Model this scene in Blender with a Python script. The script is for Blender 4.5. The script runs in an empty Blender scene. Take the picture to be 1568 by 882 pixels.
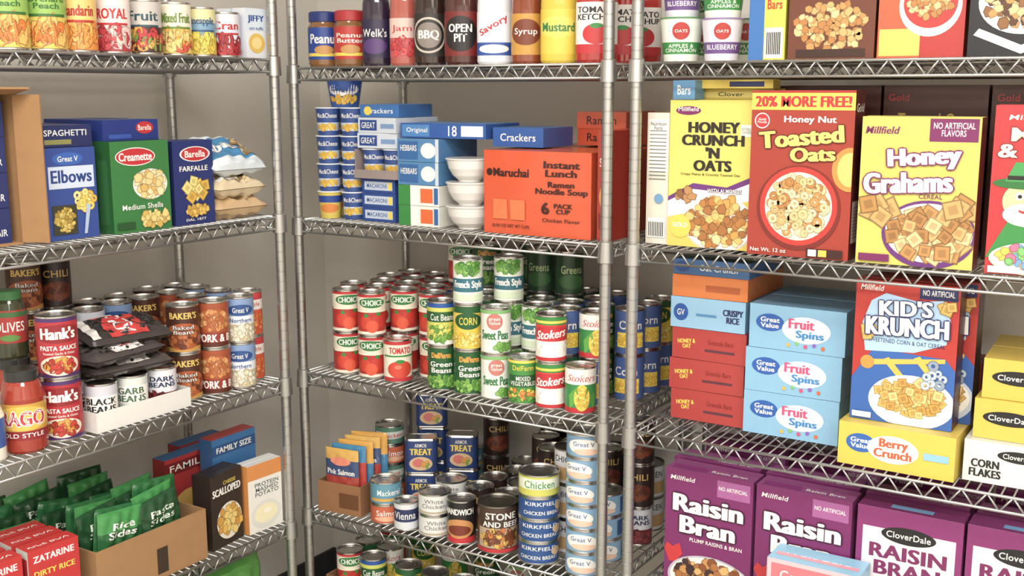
import bpy, math, random
from mathutils import Vector, Matrix
random.seed(7)
SC=bpy.context.scene
COL=SC.collection
# ---------------------------------------------------------------- materials
_m={}
def lin(c): return c/12.92 if c<=.04045 else ((c+.055)/1.055)**2.4
def hexrgb(h): return tuple(lin(int(h[i:i+2],16)/255) for i in (0,2,4))
def dark(c,k=.62): return c[0]+''.join('%02x'%int(int(c[i:i+2],16)*k) for i in (1,3,5))
def mat(key):
    """'#rrggbb' printed paper, '%rrggbb' glossy plastic, '~rrggbb' raw card, '=rrggbb' glass-like, 'M' tin metal, 'C' chrome"""
    if key in _m: return _m[key]
    m=bpy.data.materials.new({'#':'print_','%':'plastic_','~':'card_','=':'glaze_','M':'tin_','C':'zinc_wire_','K':'tin_dark_'}[key[0]]+key[1:])
    m.use_nodes=True; nt=m.node_tree; b=nt.nodes['Principled BSDF']
    if key[0] in 'MCK':
        col=(.66,.65,.63) if key[0]=='M' else ((.49,.49,.48) if key[0]=='C' else (.36,.34,.31))
        b.inputs['Metallic'].default_value=1 if key[0]!='C' else .92; ro={'M':.26,'C':.33,'K':.3}[key[0]]
        b.inputs['Roughness'].default_value=ro
    else:
        col=hexrgb(key[1:]); b.inputs['Roughness'].default_value={'#':.36,'%':.22,'~':.85,'=':.1}[key[0]]
        l=.3*col[0]+.59*col[1]+.11*col[2]; s=.12
        col=tuple((x*(1-s)+l*s)*.96+.006 for x in col)
        if key[0]=='=': b.inputs['Coat Weight'].default_value=.6
    tc=nt.nodes.new('ShaderNodeTexCoord'); n=nt.nodes.new('ShaderNodeTexNoise')
    n.inputs['Scale'].default_value=60 if key[0]!='~' else 25
    n.inputs['Detail'].default_value=3
    mx=nt.nodes.new('ShaderNodeMix'); mx.data_type='RGBA'
    k=.94 if key[0]!='~' else .82
    mx.inputs[6].default_value=(col[0]*k,col[1]*k,col[2]*k,1)
    mx.inputs[7].default_value=(min(1,col[0]*1.03),min(1,col[1]*1.03),min(1,col[2]*1.03),1)
    nt.links.new(tc.outputs['Object'],n.inputs['Vector']); nt.links.new(n.outputs[0],mx.inputs[0])
    nt.links.new(mx.outputs[2],b.inputs['Base Color'])
    _m[key]=m; return m
# ---------------------------------------------------------------- mesh builder
class MB:
    def __init__(s): s.v=[];s.f=[];s.mi=[];s.keys=[];s.sm=[]
    def k(s,c):
        if c not in s.keys: s.keys.append(c)
        return s.keys.index(c)
    def add(s,vs,fs,c,smooth=False):
        o=len(s.v); s.v.extend([tuple(p) for p in vs]); i=s.k(c)
        for f in fs: s.f.append(tuple(o+j for j in f)); s.mi.append(i); s.sm.append(smooth)
    def box(s,x0,x1,y0,y1,z0,z1,c,M=None,faces=None):
        vs=[Vector((x,y,z)) for z in (z0,z1) for y in (y0,y1) for x in (x0,x1)]
        if M: vs=[M@p for p in vs]
        fs=[(0,2,3,1),(4,5,7,6),(0,1,5,4),(2,6,7,3),(0,4,6,2),(1,3,7,5)]
        if isinstance(c,(list,tuple)):
            for f,cc in zip(fs,c): s.add(vs,[f],cc)
        else: s.add(vs,fs,c)
    def tube(s,a,b,r,c,n=6):
        a=Vector(a);b=Vector(b);d=(b-a).normalized()
        u=d.cross(Vector((0,0,1)) if abs(d.z)<.9 else Vector((1,0,0))).normalized(); w=d.cross(u)
        vs=[]
        for p in (a,b):
            for i in range(n):
                t=2*math.pi*i/n; vs.append(p+u*(r*math.cos(t))+w*(r*math.sin(t)))
        fs=[(i,(i+1)%n,n+(i+1)%n,n+i) for i in range(n)]+[tuple(range(n-1,-1,-1)),tuple(range(n,2*n))]
        s.add(vs,fs,c,True)
    def lathe(s,prof,n=32,sy=1,cx=0,cy=0,smooth=True):
        """prof [(r,z,col)] col colours the segment that follows"""
        for (r0,z0,c),(r1,z1,_) in zip(prof,prof[1:]):
            if c is None: continue
            vs=[];fs=[]
            for r,z in ((r0,z0),(r1,z1)):
                for i in range(n):
                    t=2*math.pi*i/n; vs.append((cx+r*math.cos(t),cy+r*sy*math.sin(t),z))
            fs=[(i,(i+1)%n,n+(i+1)%n,n+i) for i in range(n)]
            s.add(vs,fs,c,smooth and abs(r1-r0)<abs(z1-z0)*3)
    def mesh(s,name):
        me=bpy.data.meshes.new(name); me.from_pydata(s.v,[],s.f)
        for k in s.keys: me.materials.append(mat(k))
        me.polygons.foreach_set('material_index',s.mi); me.polygons.foreach_set('use_smooth',s.sm)
        me.update(); return me
# ---------------------------------------------------------------- text
_t={}
def text(s):
    if s in _t: return _t[s]
    cu=bpy.data.curves.new('t','FONT'); cu.body=s; cu.offset=.01; cu.resolution_u=3; cu.align_x='CENTER'; cu.space_line=.85; cu.space_character=1.04
    ob=bpy.data.objects.new('t',cu); COL.objects.link(ob)
    dg=bpy.context.evaluated_depsgraph_get(); me=bpy.data.meshes.new_from_object(ob.evaluated_get(dg))
    vs=[(v.co.x,v.co.y) for v in me.vertices]; fs=[tuple(p.vertices) for p in me.polygons]
    bpy.data.objects.remove(ob); bpy.data.curves.remove(cu); bpy.data.meshes.remove(me)
    xs=[v[0] for v in vs]or[0,1]; ys=[v[1] for v in vs]or[0,1]
    bb=(min(xs),min(ys),max(xs),max(ys))
    _t[s]=(vs,fs,bb); return _t[s]
# ---------------------------------------------------------------- printable surfaces
class Flat:
    def __init__(s,o,ux,uy,n,w,h): s.o=Vector(o);s.ux=Vector(ux)*w;s.uy=Vector(uy)*h;s.n=Vector(n);s.asp=w/h;s.w=w
    def p(s,x,y,off): return s.o+s.ux*x+s.uy*y+s.n*off
    def nx(s,w): return 1
class Cyl:
    def __init__(s,rf,z0,h,sy=1,cx=0,cy=0):
        s.rf=rf if callable(rf) else (lambda y:rf); s.z0=z0;s.h=h;s.sy=sy;s.w=math.pi*s.rf(.5);s.asp=s.w/h;s.cx=cx;s.cy=cy
    def p(s,x,y,off):
        a=(x-.5)*math.pi; r=s.rf(y)+off
        return Vector((s.cx+r*math.sin(a),s.cy-r*math.cos(a)*s.sy,s.z0+y*s.h))
    def nx(s,w): return max(1,math.ceil(w*16))
class Pil:
    def __init__(s,f,w,h): s.f=f;s.asp=w/h;s.w=w
    def p(s,x,y,off):
        q=s.f(x,y); return Vector((q[0],q[1]-off,q[2]))
    def nx(s,w): return max(1,math.ceil(w*10))
def strip(B,S,x0,x1,lo,hi,n,L,c):
    vs=[];fs=[]
    for i in range(n+1):
        x=x0+(x1-x0)*i/n; vs+= [S.p(x,lo(x),L),S.p(x,hi(x),L)]
    fs=[(2*i,2*i+2,2*i+3,2*i+1) for i in range(n)]
    B.add(vs,fs,c)
def art(B,S,ops,L0=.0002,dL=.00012):
    L=L0
    for op in ops:
        k=op[0]; L+=dL
        if k=='r':
            _,x0,y0,x1,y1,c=op
            ny=1 if isinstance(S,(Flat,Cyl)) else 6
            for j in range(ny):
                a=y0+(y1-y0)*j/ny;b=y0+(y1-y0)*(j+1)/ny
                strip(B,S,x0,x1,lambda x:a,lambda x:b,S.nx(x1-x0),L,c)
        elif k in 'ec':
            if k=='c': _,cx,cy,rx,c=op; ry=rx*S.asp
            else: _,cx,cy,rx,ry,c=op
            n=18; vs=[]
            for i in range(n+1):
                t=math.pi*i/n; x=cx-rx*math.cos(t); dy=ry*math.sin(t)
                x=min(max(x,0),1); vs+=[S.p(x,max(0,cy-dy),L),S.p(x,min(1,cy+dy),L)]
            B.add(vs,[(2*i,2*i+2,2*i+3,2*i+1) for i in range(n)],c)
        elif k=='p':
            B.add([S.p(x,y,L) for x,y in op[1]],[tuple(range(len(op[1])))],op[2])
        elif k in 't':
            _,s,cx,cy,w,h,c=op[:7]; kw=op[7] if len(op)>7 else {}
            vs0,ff,bb=text(s); nl=s.count('\n')+1
            ro=kw.get('rot',0); cr,sr=math.cos(ro),math.sin(ro)
            bo=kw.get('b',0)*.065*h/nl/S.asp
            passes=[]
            if 'o' in kw:
                ow=h/nl/S.asp*.07
                passes+=[((ow+bo)*math.cos(a),ow*math.sin(a)*S.asp,kw['o']) for a in [math.pi/4*i for i in range(8)]]
            passes+=([(bo,0,c),(-bo,0,c)] if bo else [])+[(0,0,c)]
            for dx,dy,cc in passes:
                out=[]; L+=.00003
                for x,y in vs0:
                    nx=(x-bb[0])/(bb[2]-bb[0])-.5; ny=(y-bb[1])/(bb[3]-bb[1])-.5
                    px=nx*w+ny*h*kw.get('sh',0)/S.asp; py=ny*h
                    if ro: px,py=px*cr-py*sr/S.asp,px*sr*S.asp+py*cr
                    out.append(S.p(cx+px+dx,cy+py+dy,L))
                B.add(out,ff,cc)
            L+=dL
        elif k=='F':
            _,kind,cx,cy,rx,ry,n,sz,cols=op
            idx=list(range(n)); random.shuffle(idx); ph=random.random()*6
            for ii,i in enumerate(idx):
                q=math.sqrt((i+.5)/n); a=i*2.39996+ph+random.uniform(-.25,.25)
                q*=random.uniform(.93,1.03)
                x=cx+rx*q*math.cos(a); y=cy+ry*q*math.sin(a); l=L+.000016*(ii%36)
                s0=sz*random.uniform(.8,1.15); c=random.choice(cols); r0=random.random()*6.28
                def P(rr,t,dz=0): return S.p(min(1,max(0,x+rr*math.cos(t))),min(1,max(0,y+rr*math.sin(t)*S.asp)),l+dz)
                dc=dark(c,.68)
                if kind=='o':
                    m=10
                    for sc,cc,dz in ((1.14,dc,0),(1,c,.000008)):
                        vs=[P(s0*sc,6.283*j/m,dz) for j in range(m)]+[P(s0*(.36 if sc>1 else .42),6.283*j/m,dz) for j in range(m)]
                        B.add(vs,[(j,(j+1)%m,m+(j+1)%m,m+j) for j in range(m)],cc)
                elif kind=='q':
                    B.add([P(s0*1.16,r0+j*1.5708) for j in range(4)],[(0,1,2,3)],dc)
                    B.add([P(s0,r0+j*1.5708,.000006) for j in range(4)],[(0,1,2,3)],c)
                    if s0*S.w>.006: B.add([P(s0*.55,r0+.1+j*1.5708,.00001) for j in range(4)],[(0,1,2,3)],dark(c,.85))
                else:
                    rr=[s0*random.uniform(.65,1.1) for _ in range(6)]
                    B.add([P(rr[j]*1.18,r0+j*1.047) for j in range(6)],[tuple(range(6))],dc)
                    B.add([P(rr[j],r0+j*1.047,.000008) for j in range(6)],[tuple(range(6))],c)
            L+=.0005
# ---------------------------------------------------------------- object factories (return mesh)
def boxmesh(name,w,h,d,front,side,top,fa=(),sa=(),ta=()):
    B=MB()
    B.box(-w/2,w/2,0,d,0,h,[side,top,front,front,side,side])
    art(B,Flat((-w/2,0,0),(1,0,0),(0,0,1),(0,-1,0),w,h),fa)
    art(B,Flat((w/2,0,0),(0,1,0),(0,0,1),(1,0,0),d,h),sa)
    art(B,Flat((-w/2,d,0),(0,-1,0),(0,0,1),(-1,0,0),d,h),sa)
    art(B,Flat((-w/2,0,h),(1,0,0),(0,1,0),(0,0,1),w,d),ta)
    B.box(-w/2+.001,w/2-.001,d*.5,d-.0008,h,h+.0007,top)
    return B.mesh(name)
def canmesh(name,r,h,bands,fa,lid='M',n=32):
    B=MB(); z0=.005; lr=r*.985; H=h-.010
    prof=[(0,.002,lid),(r*.9,.002,lid),(r*.93,0,lid),(r,.001,lid),(r,.004,lid),(lr-.0003,.005,lid)]
    B.lathe(prof,n)
    pr=[]
    for y0,y1,c in bands: pr+=[(lr,z0+y0*H,c),(lr,z0+y1*H,None)]
    B.lathe(pr,n)
    B.lathe([(lr-.0003,h-.005,lid),(r,h-.004,lid),(r*1.0,h-.0007,lid),(r*.97,h,lid),(r*.94,h-.0005,lid),(r*.92,h-.004,lid),(r*.78,h-.0035,lid),(r*.75,h-.0045,lid),(r*.5,h-.004,lid),(r*.47,h-.0048,lid),(0.0001,h-.0045,lid)],n)
    art(B,Cyl(lr,z0,H),fa)
    return B.mesh(name)
def lathemesh(name,prof,label=None,sy=1,n=32):
    B=MB(); B.lathe(prof,n,sy)
    if label:
        r,z0,h,bands,fa=label
        rf=r if callable(r) else (lambda y:r)
        for y0,y1,c in bands:
            B.lathe([(rf(y0)+.0002,z0+y0*h,c),(rf(y1)+.0002,z0+y1*h,c)],n,sy)
        art(B,Cyl(rf,z0,h,sy),fa)
    return B.mesh(name)
def pillow(name,w,h,t,bands,fa=(),seed=1,wr=.12,lie=False,lumps=0):
    """sealed bag; upright with face towards -Y (lie=True: flat on the shelf, face up)"""
    rnd=random.Random(seed); ph=[rnd.random()*6 for _ in range(8)]
    def th(x,y):
        u=2*x-1; v=2*y-1
        e=max(0,(1-abs(u)**2.8))**.5*max(0,(1-abs(v)**5))**.5
        n=1+wr*math.sin(9*x+ph[0]+4*y)*math.sin(11*y+ph[1])+wr*.8*math.sin(25*x+ph[2]-13*y)+wr*.5*math.sin(31*y+17*x+ph[6])+lumps*math.sin(41*x+ph[3])*math.sin(37*y+ph[4])
        return t*.5*e*n+.0006
    def front(x,y):
        v=2*y-1; pinch=1-.06*(1-min(1,abs(1-abs(v))*6))*math.sin(5*y+ph[5])
        return ((x-.5)*w*pinch, t*.5-th(x,y), y*h)
    def back(x,y):
        q=front(x,y); return (q[0],t-q[1],q[2])
    B=MB(); nx,ny=22,30
    def col(y):
        for a,b,c in bands:
            if a<=y<=b: return c
        return bands[-1][2]
    for F,rev in ((front,False),(back,True)):
        g=[[F(i/nx,j/ny) for i in range(nx+1)] for j in range(ny+1)]
        for j in range(ny):
            vs=g[j]+g[j+1]; fs=[(i,i+1,nx+2+i,nx+1+i) for i in range(nx)]
            if rev: fs=[f[::-1] for f in fs]
            B.add(vs,fs,col((j+.5)/ny),True)
    art(B,Pil(front,w,h),fa,.0007,.0002)
    if lie: B.v=[(x,z,t-y) for x,y,z in B.v]
    return B.mesh(name)
def traymesh(name,w,d,h,c,t=.003,fa=(),cut=0):
    B=MB()
    B.box(-w/2,w/2,0,d,0,t,c)
    B.box(-w/2,w/2,0,t,t,h-cut,c); B.box(-w/2,w/2,d-t,d,t,h,c)
    B.box(-w/2,-w/2+t,t,d-t,t,h,c); B.box(w/2-t,w/2,t,d-t,t,h,c)
    art(B,Flat((-w/2,0,0),(1,0,0),(0,0,1),(0,-1,0),w,h),fa)
    return B.mesh(name)
FB=2.160; FL=-1.980
ZB=[1.682,1.29,.878,.486,.13]; ZL=[1.700,1.313,.890,.500,.13]
REG=[]
def hit(a):
    e=.0015
    for b in REG:
        if a[4]<b[5]-e and a[5]>b[4]+e and a[0]<b[1]-e and a[1]>b[0]+e and a[2]<b[3]-e and a[3]>b[2]+e:
            if a[6] and b[6]:
                if math.hypot((a[0]+a[1]-b[0]-b[1])/2,(a[2]+a[3]-b[2]-b[3])/2)>=a[6]+b[6]-e: continue
            return True
    return False
def put(me,name,unit,u,v,z,rot=0,tilt=0,roll=0,rad=0,fill=False):
    loc=Vector((u,FB+v,z)) if unit=='B' else Vector((FL-v,u,z)); b=0 if unit=='B' else 90
    R3=Matrix.Rotation(math.radians(b+rot),4,'Z')@Matrix.Rotation(math.radians(tilt),4,'X')@Matrix.Rotation(math.radians(roll),4,'Y')
    xs=[v.co for v in me.vertices]; lo=[min(p[i] for p in xs) for i in range(3)]; hi=[max(p[i] for p in xs) for i in range(3)]
    if rad: bb=(loc.x-rad,loc.x+rad,loc.y-rad,loc.y+rad,z,z+hi[2],rad)
    else:
        cs=[loc+(R3@Vector((x,y,zz))) for x in (lo[0],hi[0]) for y in (lo[1],hi[1]) for zz in (lo[2],hi[2])]
        bb=(min(c.x for c in cs),max(c.x for c in cs),min(c.y for c in cs),max(c.y for c in cs),min(c.z for c in cs),max(c.z for c in cs),0)
    if fill and hit(bb): return None
    REG.append(bb)
    ob=bpy.data.objects.new(name,me); COL.objects.link(ob)
    ob.location=loc; ob.rotation_euler=R3.to_euler()
    return ob
DES={}
def can(key,name,r,h,bands,fa=(),lid='M'): DES[key]=(name,r,h,bands,fa,lid,[])
LATER=[]
def stack(unit,u,v,z,keys,jit=14,fill=False):
    if fill==1: LATER.append((unit,u,v,z,keys,jit)); return
    for k in keys.split():
        name,r,h,bands,fa,lid,me=DES[k]
        if not me: me.append(canmesh(name,r,h,bands,fa,lid))
        if unit=='B': X,Y=u,FB+v
        else: X,Y=FL-v,u
        # labels turned out to the aisle
        yaw=math.degrees(math.atan2(-X,Y))+random.uniform(-jit,jit)-(0 if unit=='B' else 90)
        if put(me[0],name,unit,u+random.uniform(-.0005,.0005),v,z,yaw,rad=r,fill=bool(fill)) is None: return
        z+=h
    return z
# ---------------------------------------------------------------- room
def room():
    def wallmat(n,c,rough=.8,sc=3,amt=.06,bump=.02):
        m=bpy.data.materials.new(n);m.use_nodes=True;nt=m.node_tree;b=nt.nodes['Principled BSDF'];b.inputs['Roughness'].default_value=rough
        no=nt.nodes.new('ShaderNodeTexNoise');no.inputs['Scale'].default_value=sc;no.inputs['Detail'].default_value=6
        mx=nt.nodes.new('ShaderNodeMix');mx.data_type='RGBA'
        mx.inputs[6].default_value=tuple(x*(1-amt) for x in c)+(1,);mx.inputs[7].default_value=tuple(min(1,x*(1+amt)) for x in c)+(1,)
        tc=nt.nodes.new('ShaderNodeTexCoord');nt.links.new(tc.outputs['Object'],no.inputs['Vector'])
        nt.links.new(no.outputs[0],mx.inputs[0]);nt.links.new(mx.outputs[2],b.inputs['Base Color'])
        n2=nt.nodes.new('ShaderNodeTexNoise');n2.inputs['Scale'].default_value=220;nt.links.new(tc.outputs['Object'],n2.inputs['Vector'])
        bp=nt.nodes.new('ShaderNodeBump');bp.inputs['Strength'].default_value=bump*5;bp.inputs['Distance'].default_value=.002
        nt.links.new(n2.outputs[0],bp.inputs['Height']);nt.links.new(bp.outputs[0],b.inputs['Normal'])
        return m
    wm=wallmat('painted_wall',hexrgb('d8d3ca')); fm=wallmat('floor_vinyl',hexrgb('a8a39a'),.4,8,.15); cm=wallmat('ceiling_tile',(.85,.85,.83),.9,40,.05)
    x0,x1,y0,y1,h=-2.41,1.9,-1.9,2.68,2.75;t=.1
    def bx(n,a,b,m):
        me=bpy.data.meshes.new(n)
        vs=[(x,y,z) for z in (a[2],b[2]) for y in (a[1],b[1]) for x in (a[0],b[0])]
        me.from_pydata(vs,[],[(0,2,3,1),(4,5,7,6),(0,1,5,4),(2,6,7,3),(0,4,6,2),(1,3,7,5)]);me.materials.append(m)
        o=bpy.data.objects.new(n,me);COL.objects.link(o)
    bx('floor',(x0-t,y0-t,-t),(x1+t,y1+t,0),fm); bx('ceiling',(x0-t,y0-t,h),(x1+t,y1+t,h+t),cm)
    bx('wall_left',(x0-t,y0,0),(x0,y1,h),wm); bx('wall_back',(x0-t,y1,0),(x1+t,y1+t,h),wm)
    bx('wall_right',(x1,y0,0),(x1+t,y1,h),wm); bx('wall_front',(x0-t,y0-t,0),(x1+t,y0,h),wm)
    dm=mat('~2b2a29')
    bx('baseboard_left',(x0,y0,0),(x0+.012,y1,.1),dm); bx('baseboard_back',(x0+.012,y1-.012,0),(x1,y1,.1),dm)
room()
def light(x,y,w,d,e):
    B=MB(); B.box(-w/2-.03,w/2+.03,-d/2-.03,d/2+.03,-.035,0,'#e6e6e6'); me=B.mesh('fixture')
    o=bpy.data.objects.new('ceiling_light',me);COL.objects.link(o);o.location=(x,y,2.75)
    L=bpy.data.lights.new('lamp','AREA');L.shape='RECTANGLE';L.size=w;L.size_y=d;L.energy=e;L.color=(1,.97,.93)
    q=bpy.data.objects.new('lamp',L);COL.objects.link(q);q.parent=o;q.location=(0,0,-.04)
light(-.75,.75,1.2,.6,38)
light(.75,.9,1.2,.6,30)
light(-.7,-.7,1.2,.6,62)
light(.9,-.8,1.2,.6,72)  # unseen fixture, added as frontal fill to reach the lower shelves
# ---------------------------------------------------------------- wire shelving
def unit(Lx,D,zs,loc,rz):
    B=MB()
    for px in (0,Lx):
        for py in (0,D):
            prof=[(.0001,.012,'C'),(.009,.012,'C'),(.0125,.02,'C')];z=.03
            while z<1.93:
                prof+=[(.0127,z,'C'),(.0127,z+.0225,'C'),(.0119,z+.0232,'C'),(.0119,z+.0247,'C')];z+=.0254
            prof+=[(.0127,z,'K'),(.011,z+.006,'K'),(.0001,z+.007,'K')]
            B.lathe(prof,14,1,px,py)
            B.lathe([(.0001,0,'K'),(.016,0,'K'),(.018,.004,'K'),(.014,.012,'K'),(.006,.014,'K'),(.006,.02,'K')],12,1,px,py)
            for zt in zs:
                B.lathe([(.0128,zt-.042,'C'),(.0185,zt-.042,'C'),(.0165,zt+.004,'C'),(.0128,zt+.006,'C')],16,1,px,py)
    for zt in zs:
        zt0=zt-.0036; zb=zt-.033
        for z in (zt0,zb):
            for yy in (0,D): B.tube((.014,yy,z),(Lx-.014,yy,z),.0032,'C')
            for xx in (0,Lx): B.tube((xx,.014,z),(xx,D-.014,z),.0032,'C')
        def zig(a,b,nn):
            a=Vector(a);b=Vector(b)
            for i in range(nn):
                p=a+(b-a)*(i/nn);q=a+(b-a)*((i+.5)/nn);r=a+(b-a)*((i+1)/nn)
                B.tube((p.x,p.y,zt0),(q.x,q.y,zb),.0022,'C',5);B.tube((q.x,q.y,zb),(r.x,r.y,zt0),.0022,'C',5)
        for yy in (0,D): zig((.018,yy,0),(Lx-.018,yy,0),round((Lx-.036)/.046))
        for xx in (0,Lx): zig((xx,.018,0),(xx,D-.018,0),round((D-.036)/.046))
        n=round(Lx/.0215)
        for i in range(1,n):
            x=Lx*i/n; B.tube((x,.0,zt-.0018),(x,D,zt-.0018),.0018,'C',5)
        for yy in (D*.33,D*.67):
            B.tube((0,yy,zt-.0068),(Lx,yy,zt-.0068),.003,'C',5); B.tube((0,yy,zb),(Lx,yy,zb),.0028,'C',5)
            zig((.01,yy,0),(Lx-.01,yy,0),round(Lx/.09))
    o=bpy.data.objects.new('wire_shelving_unit',B.mesh('wire_shelving'));COL.objects.link(o);o.location=loc;o.rotation_euler=(0,0,rz)
unit(.911,.457,ZB,(-2.032,FB,0),0)
unit(1.22,.457,ZB,(-1.054,FB,0),0)
unit(1.22,.376,ZL,(FL,.817,0),math.pi/2)
for X,Y in ((-2.032,2.617),(-1.121,2.617),(-1.054,2.617),(-2.356,2.037)): REG.append((X-.014,X+.014,Y-.014,Y+.014,0,2,.014))
# ---------------------------------------------------------------- colours
W='#f2efe8';BK='#1b1a1c';R='#c4202a';DR='#8e1220';G='#2f8a3c';DG='#1c5a2c';BL='#1f55a5';NB='#20285e';LB='#8cc4e0';Y='#f0d33c';O='#e8641f';CR='#efe6cf';BR='#6b3a1c';PU='#7a1d5c'
OATS=['#dca861','#c98f45','#e8c081','#b87a34']
# ---------------------------------------------------------------- can designs
def std(key,name,base,fa,bands=None,r=.0375,h=.114,lid='M'): can(key,name,r,h,bands or [(0,1,base)],fa,lid)
std('tom','tomato_can',R,[('e',.5,.8,.32,.13,'#2c7a3a'),('t','CHOICE',.5,.8,.5,.14,W,{'b':.5}),('c',.35,.3,.15,'#d43a20'),('c',.64,.32,.16,'#c92b1c'),('c',.5,.2,.14,'#e0502c'),('e',.36,.48,.05,.05,G),('e',.64,.52,.05,.05,G),('r',.1,.56,.9,.61,CR)],[(0,.07,CR),(.07,.6,'#b8281f'),(.6,.94,'#ece2cc'),(.94,1,R)])
std('tom2','tomato_can',CR,[('e',.5,.3,.3,.22,'#d63c22'),('e',.5,.5,.1,.05,G),('e',.45,.36,.08,.05,'#ee7a5a'),('t','TOMATO',.5,.78,.5,.16,R,{'b':.5}),('r',.1,.62,.9,.66,G)],[(0,.1,R),(.1,.92,CR),(.92,1,R)])
std('gb','green_bean_can',DG,[('t','DelFarm',.5,.83,.44,.12,R,{'o':Y}),('t','Green\nBeans',.5,.54,.5,.28,W,{'b':.5}),('F','b',.5,.19,.42,.14,36,.06,['#6fae3a','#4c8f2b','#8fc24e'])])
std('yg','asparagus_can','#c9cf4a',[('r',0,.55,1,.8,DG),('t','Cut Beans',.5,.67,.55,.16,W),('F','b',.5,.27,.4,.2,40,.06,['#7fb63f','#e8d85a','#5a9a34'])],[(0,.1,W),(.1,.9,'#cdd054'),(.9,1,BL)])
std('yc','corn_can',Y,[('e',.5,.66,.32,.2,DG),('t','CORN',.5,.66,.4,.18,Y),('F','b',.5,.22,.42,.16,50,.045,['#f4cf3a','#e8b520','#f9e27a'])],[(0,.85,'#e6c62e'),(.85,1,DG)])
std('fr','green_bean_can',W,[('r',0,.26,1,.58,'#2c6f80'),('t','French Style',.5,.42,.66,.22,W,{'b':.5}),('F','b',.5,.82,.3,.14,26,.07,['#5fa23a','#3f8529','#86bd52']),('r',.1,.06,.9,.2,'#cfe0bf')],[(0,1,'#e6ebdd')])
std('pea','pea_can',W,[('t','Sweet Peas',.5,.42,.62,.22,'#2f7a44',{'b':.5}),('F','o',.72,.14,.25,.09,24,.05,['#5d9e35','#79b84a']),('c',.5,.74,.17,'#c8746a'),('t','great\nvalue',.5,.75,.24,.16,W),('r',0,.93,1,1,'#7cb96a')],[(0,1,'#e6e9df')])
std('mix','mixed_vegetable_can',G,[('r',.15,.38,.85,.66,DG),('t','MIXED\nVEGETABLES',.5,.52,.6,.22,W),('t','DelFarm',.5,.83,.46,.12,Y),('F','b',.5,.19,.4,.14,46,.05,['#e07d2a','#e9cc3c','#6fae3a','#4c8f2b'])],[(0,.94,'#3d8e3a'),(.94,1,Y)])
std('sto','carrot_can',R,[('e',.5,.62,.48,.17,R),('t','Stokers',.5,.62,.66,.2,W,{'sh':.3,'rot':.12,'b':.5}),('p',[(.2,.1),(.8,.2),(.78,.32),(.22,.24)],'#e98a2c'),('p',[(.25,.28),(.85,.36),(.8,.44),(.3,.36)],'#d96d20'),('r',.1,.86,.9,.92,Y)],[(0,.08,R),(.08,.45,W),(.45,.82,'#d92b30'),(.82,1,G)])
std('crn','corn_can',G,[('t','Stokers',.5,.8,.6,.16,R,{'sh':.3,'o':W}),('e',.5,.35,.16,.3,Y),('F','b',.5,.35,.13,.27,50,.03,['#f7dc58','#e5b722']),('p',[(.25,.1),(.45,.3),(.4,.62),(.22,.4)],'#5aa33a'),('p',[(.78,.1),(.55,.3),(.6,.62),(.82,.4)],'#4a9230')],[(0,.12,R),(.12,.65,'#2f8b43'),(.65,1,W)])
std('bc','corn_can',NB,[('r',.2,.15,.8,.5,Y),('t','Corn',.5,.68,.5,.2,W),('F','b',.5,.32,.3,.15,40,.04,['#f4cf3a','#e8b520'])],[(0,1,'#3f5a94')])
std('dkg','spinach_can','#21482b',[('t','Greens',.5,.6,.5,.2,'#b9d18f'),('e',.5,.3,.3,.18,'#376b35')])
std('blk','chili_can','#2a1712',[('e',.5,.35,.35,.22,'#6b2c18'),('F','b',.5,.35,.28,.16,20,.07,['#8a3f18','#5a2412']),('t','CHILI',.5,.75,.5,.16,'#d9b25c')],None)
std('hnt','pasta_sauce_can','#b5202c',[('e',.5,.74,.4,.16,'#8d1420'),('t',"Hank's",.5,.75,.56,.2,W,{'b':.8}),('t','PASTA SAUCE',.5,.5,.6,.08,W,{'b':.5}),('t','Roasted Garlic & Onion',.5,.41,.5,.04,W),('e',.5,.2,.32,.17,'#e0d6c2'),('F','b',.5,.2,.24,.11,30,.06,['#c8321f','#a82818','#e0a23a'])],[(0,.06,'#4d2a66'),(.06,.94,'#b5202c'),(.94,1,'#4d2a66')],.0425,.135)
std('bb','black_bean_can','#2a2f4a',[('r',.08,.28,.92,.75,W),('t','BLACK\nBEANS',.5,.52,.66,.36,BK,{'b':.7}),('F','b',.5,.14,.4,.1,30,.05,['#191516','#2b2224'])],[(0,.24,'#3a2d36'),(.24,1,'#c9cad4')],.035,.1)
std('gz','chickpea_can',W,[('r',.08,.35,.92,.8,W),('t','GARB\nBEANS',.5,.58,.64,.36,'#4a6a4a',{'b':.7}),('F','b',.5,.15,.4,.1,30,.05,['#d9c48e','#c7ac6c'])],[(0,.28,'#7da08a'),(.28,1,'#d4dad2')],.035,.1)
std('kd','kidney_bean_can',W,[('t','DARK\nBEANS',.55,.7,.6,.28,'#1f2f58',{'b':.7}),('F','b',.5,.24,.42,.18,40,.07,['#7a1e26','#5c131c','#96303a'])],[(0,.42,'#6d1b25'),(.42,1,'#dcdce2')],.035,.1)
std('kid','kidney_bean_can',W,[('r',0,.3,1,.72,'#e8e4ea'),('t','KIDNEY',.5,.5,.7,.26,'#6d1b25',{'b':.7}),('F','b',.5,.15,.4,.1,24,.06,['#7a1e26','#5c131c'])],[(0,.26,'#8a3440'),(.26,1,'#d7dbe4')])
std('red','red_bean_can',W,[('r',0,.55,1,.85,DG),('t','Red\nBeans',.5,.4,.56,.36,R,{'b':.5}),('F','b',.5,.12,.4,.08,20,.06,['#8a2a2e'])],[(0,1,'#d9dcc8')])
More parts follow.
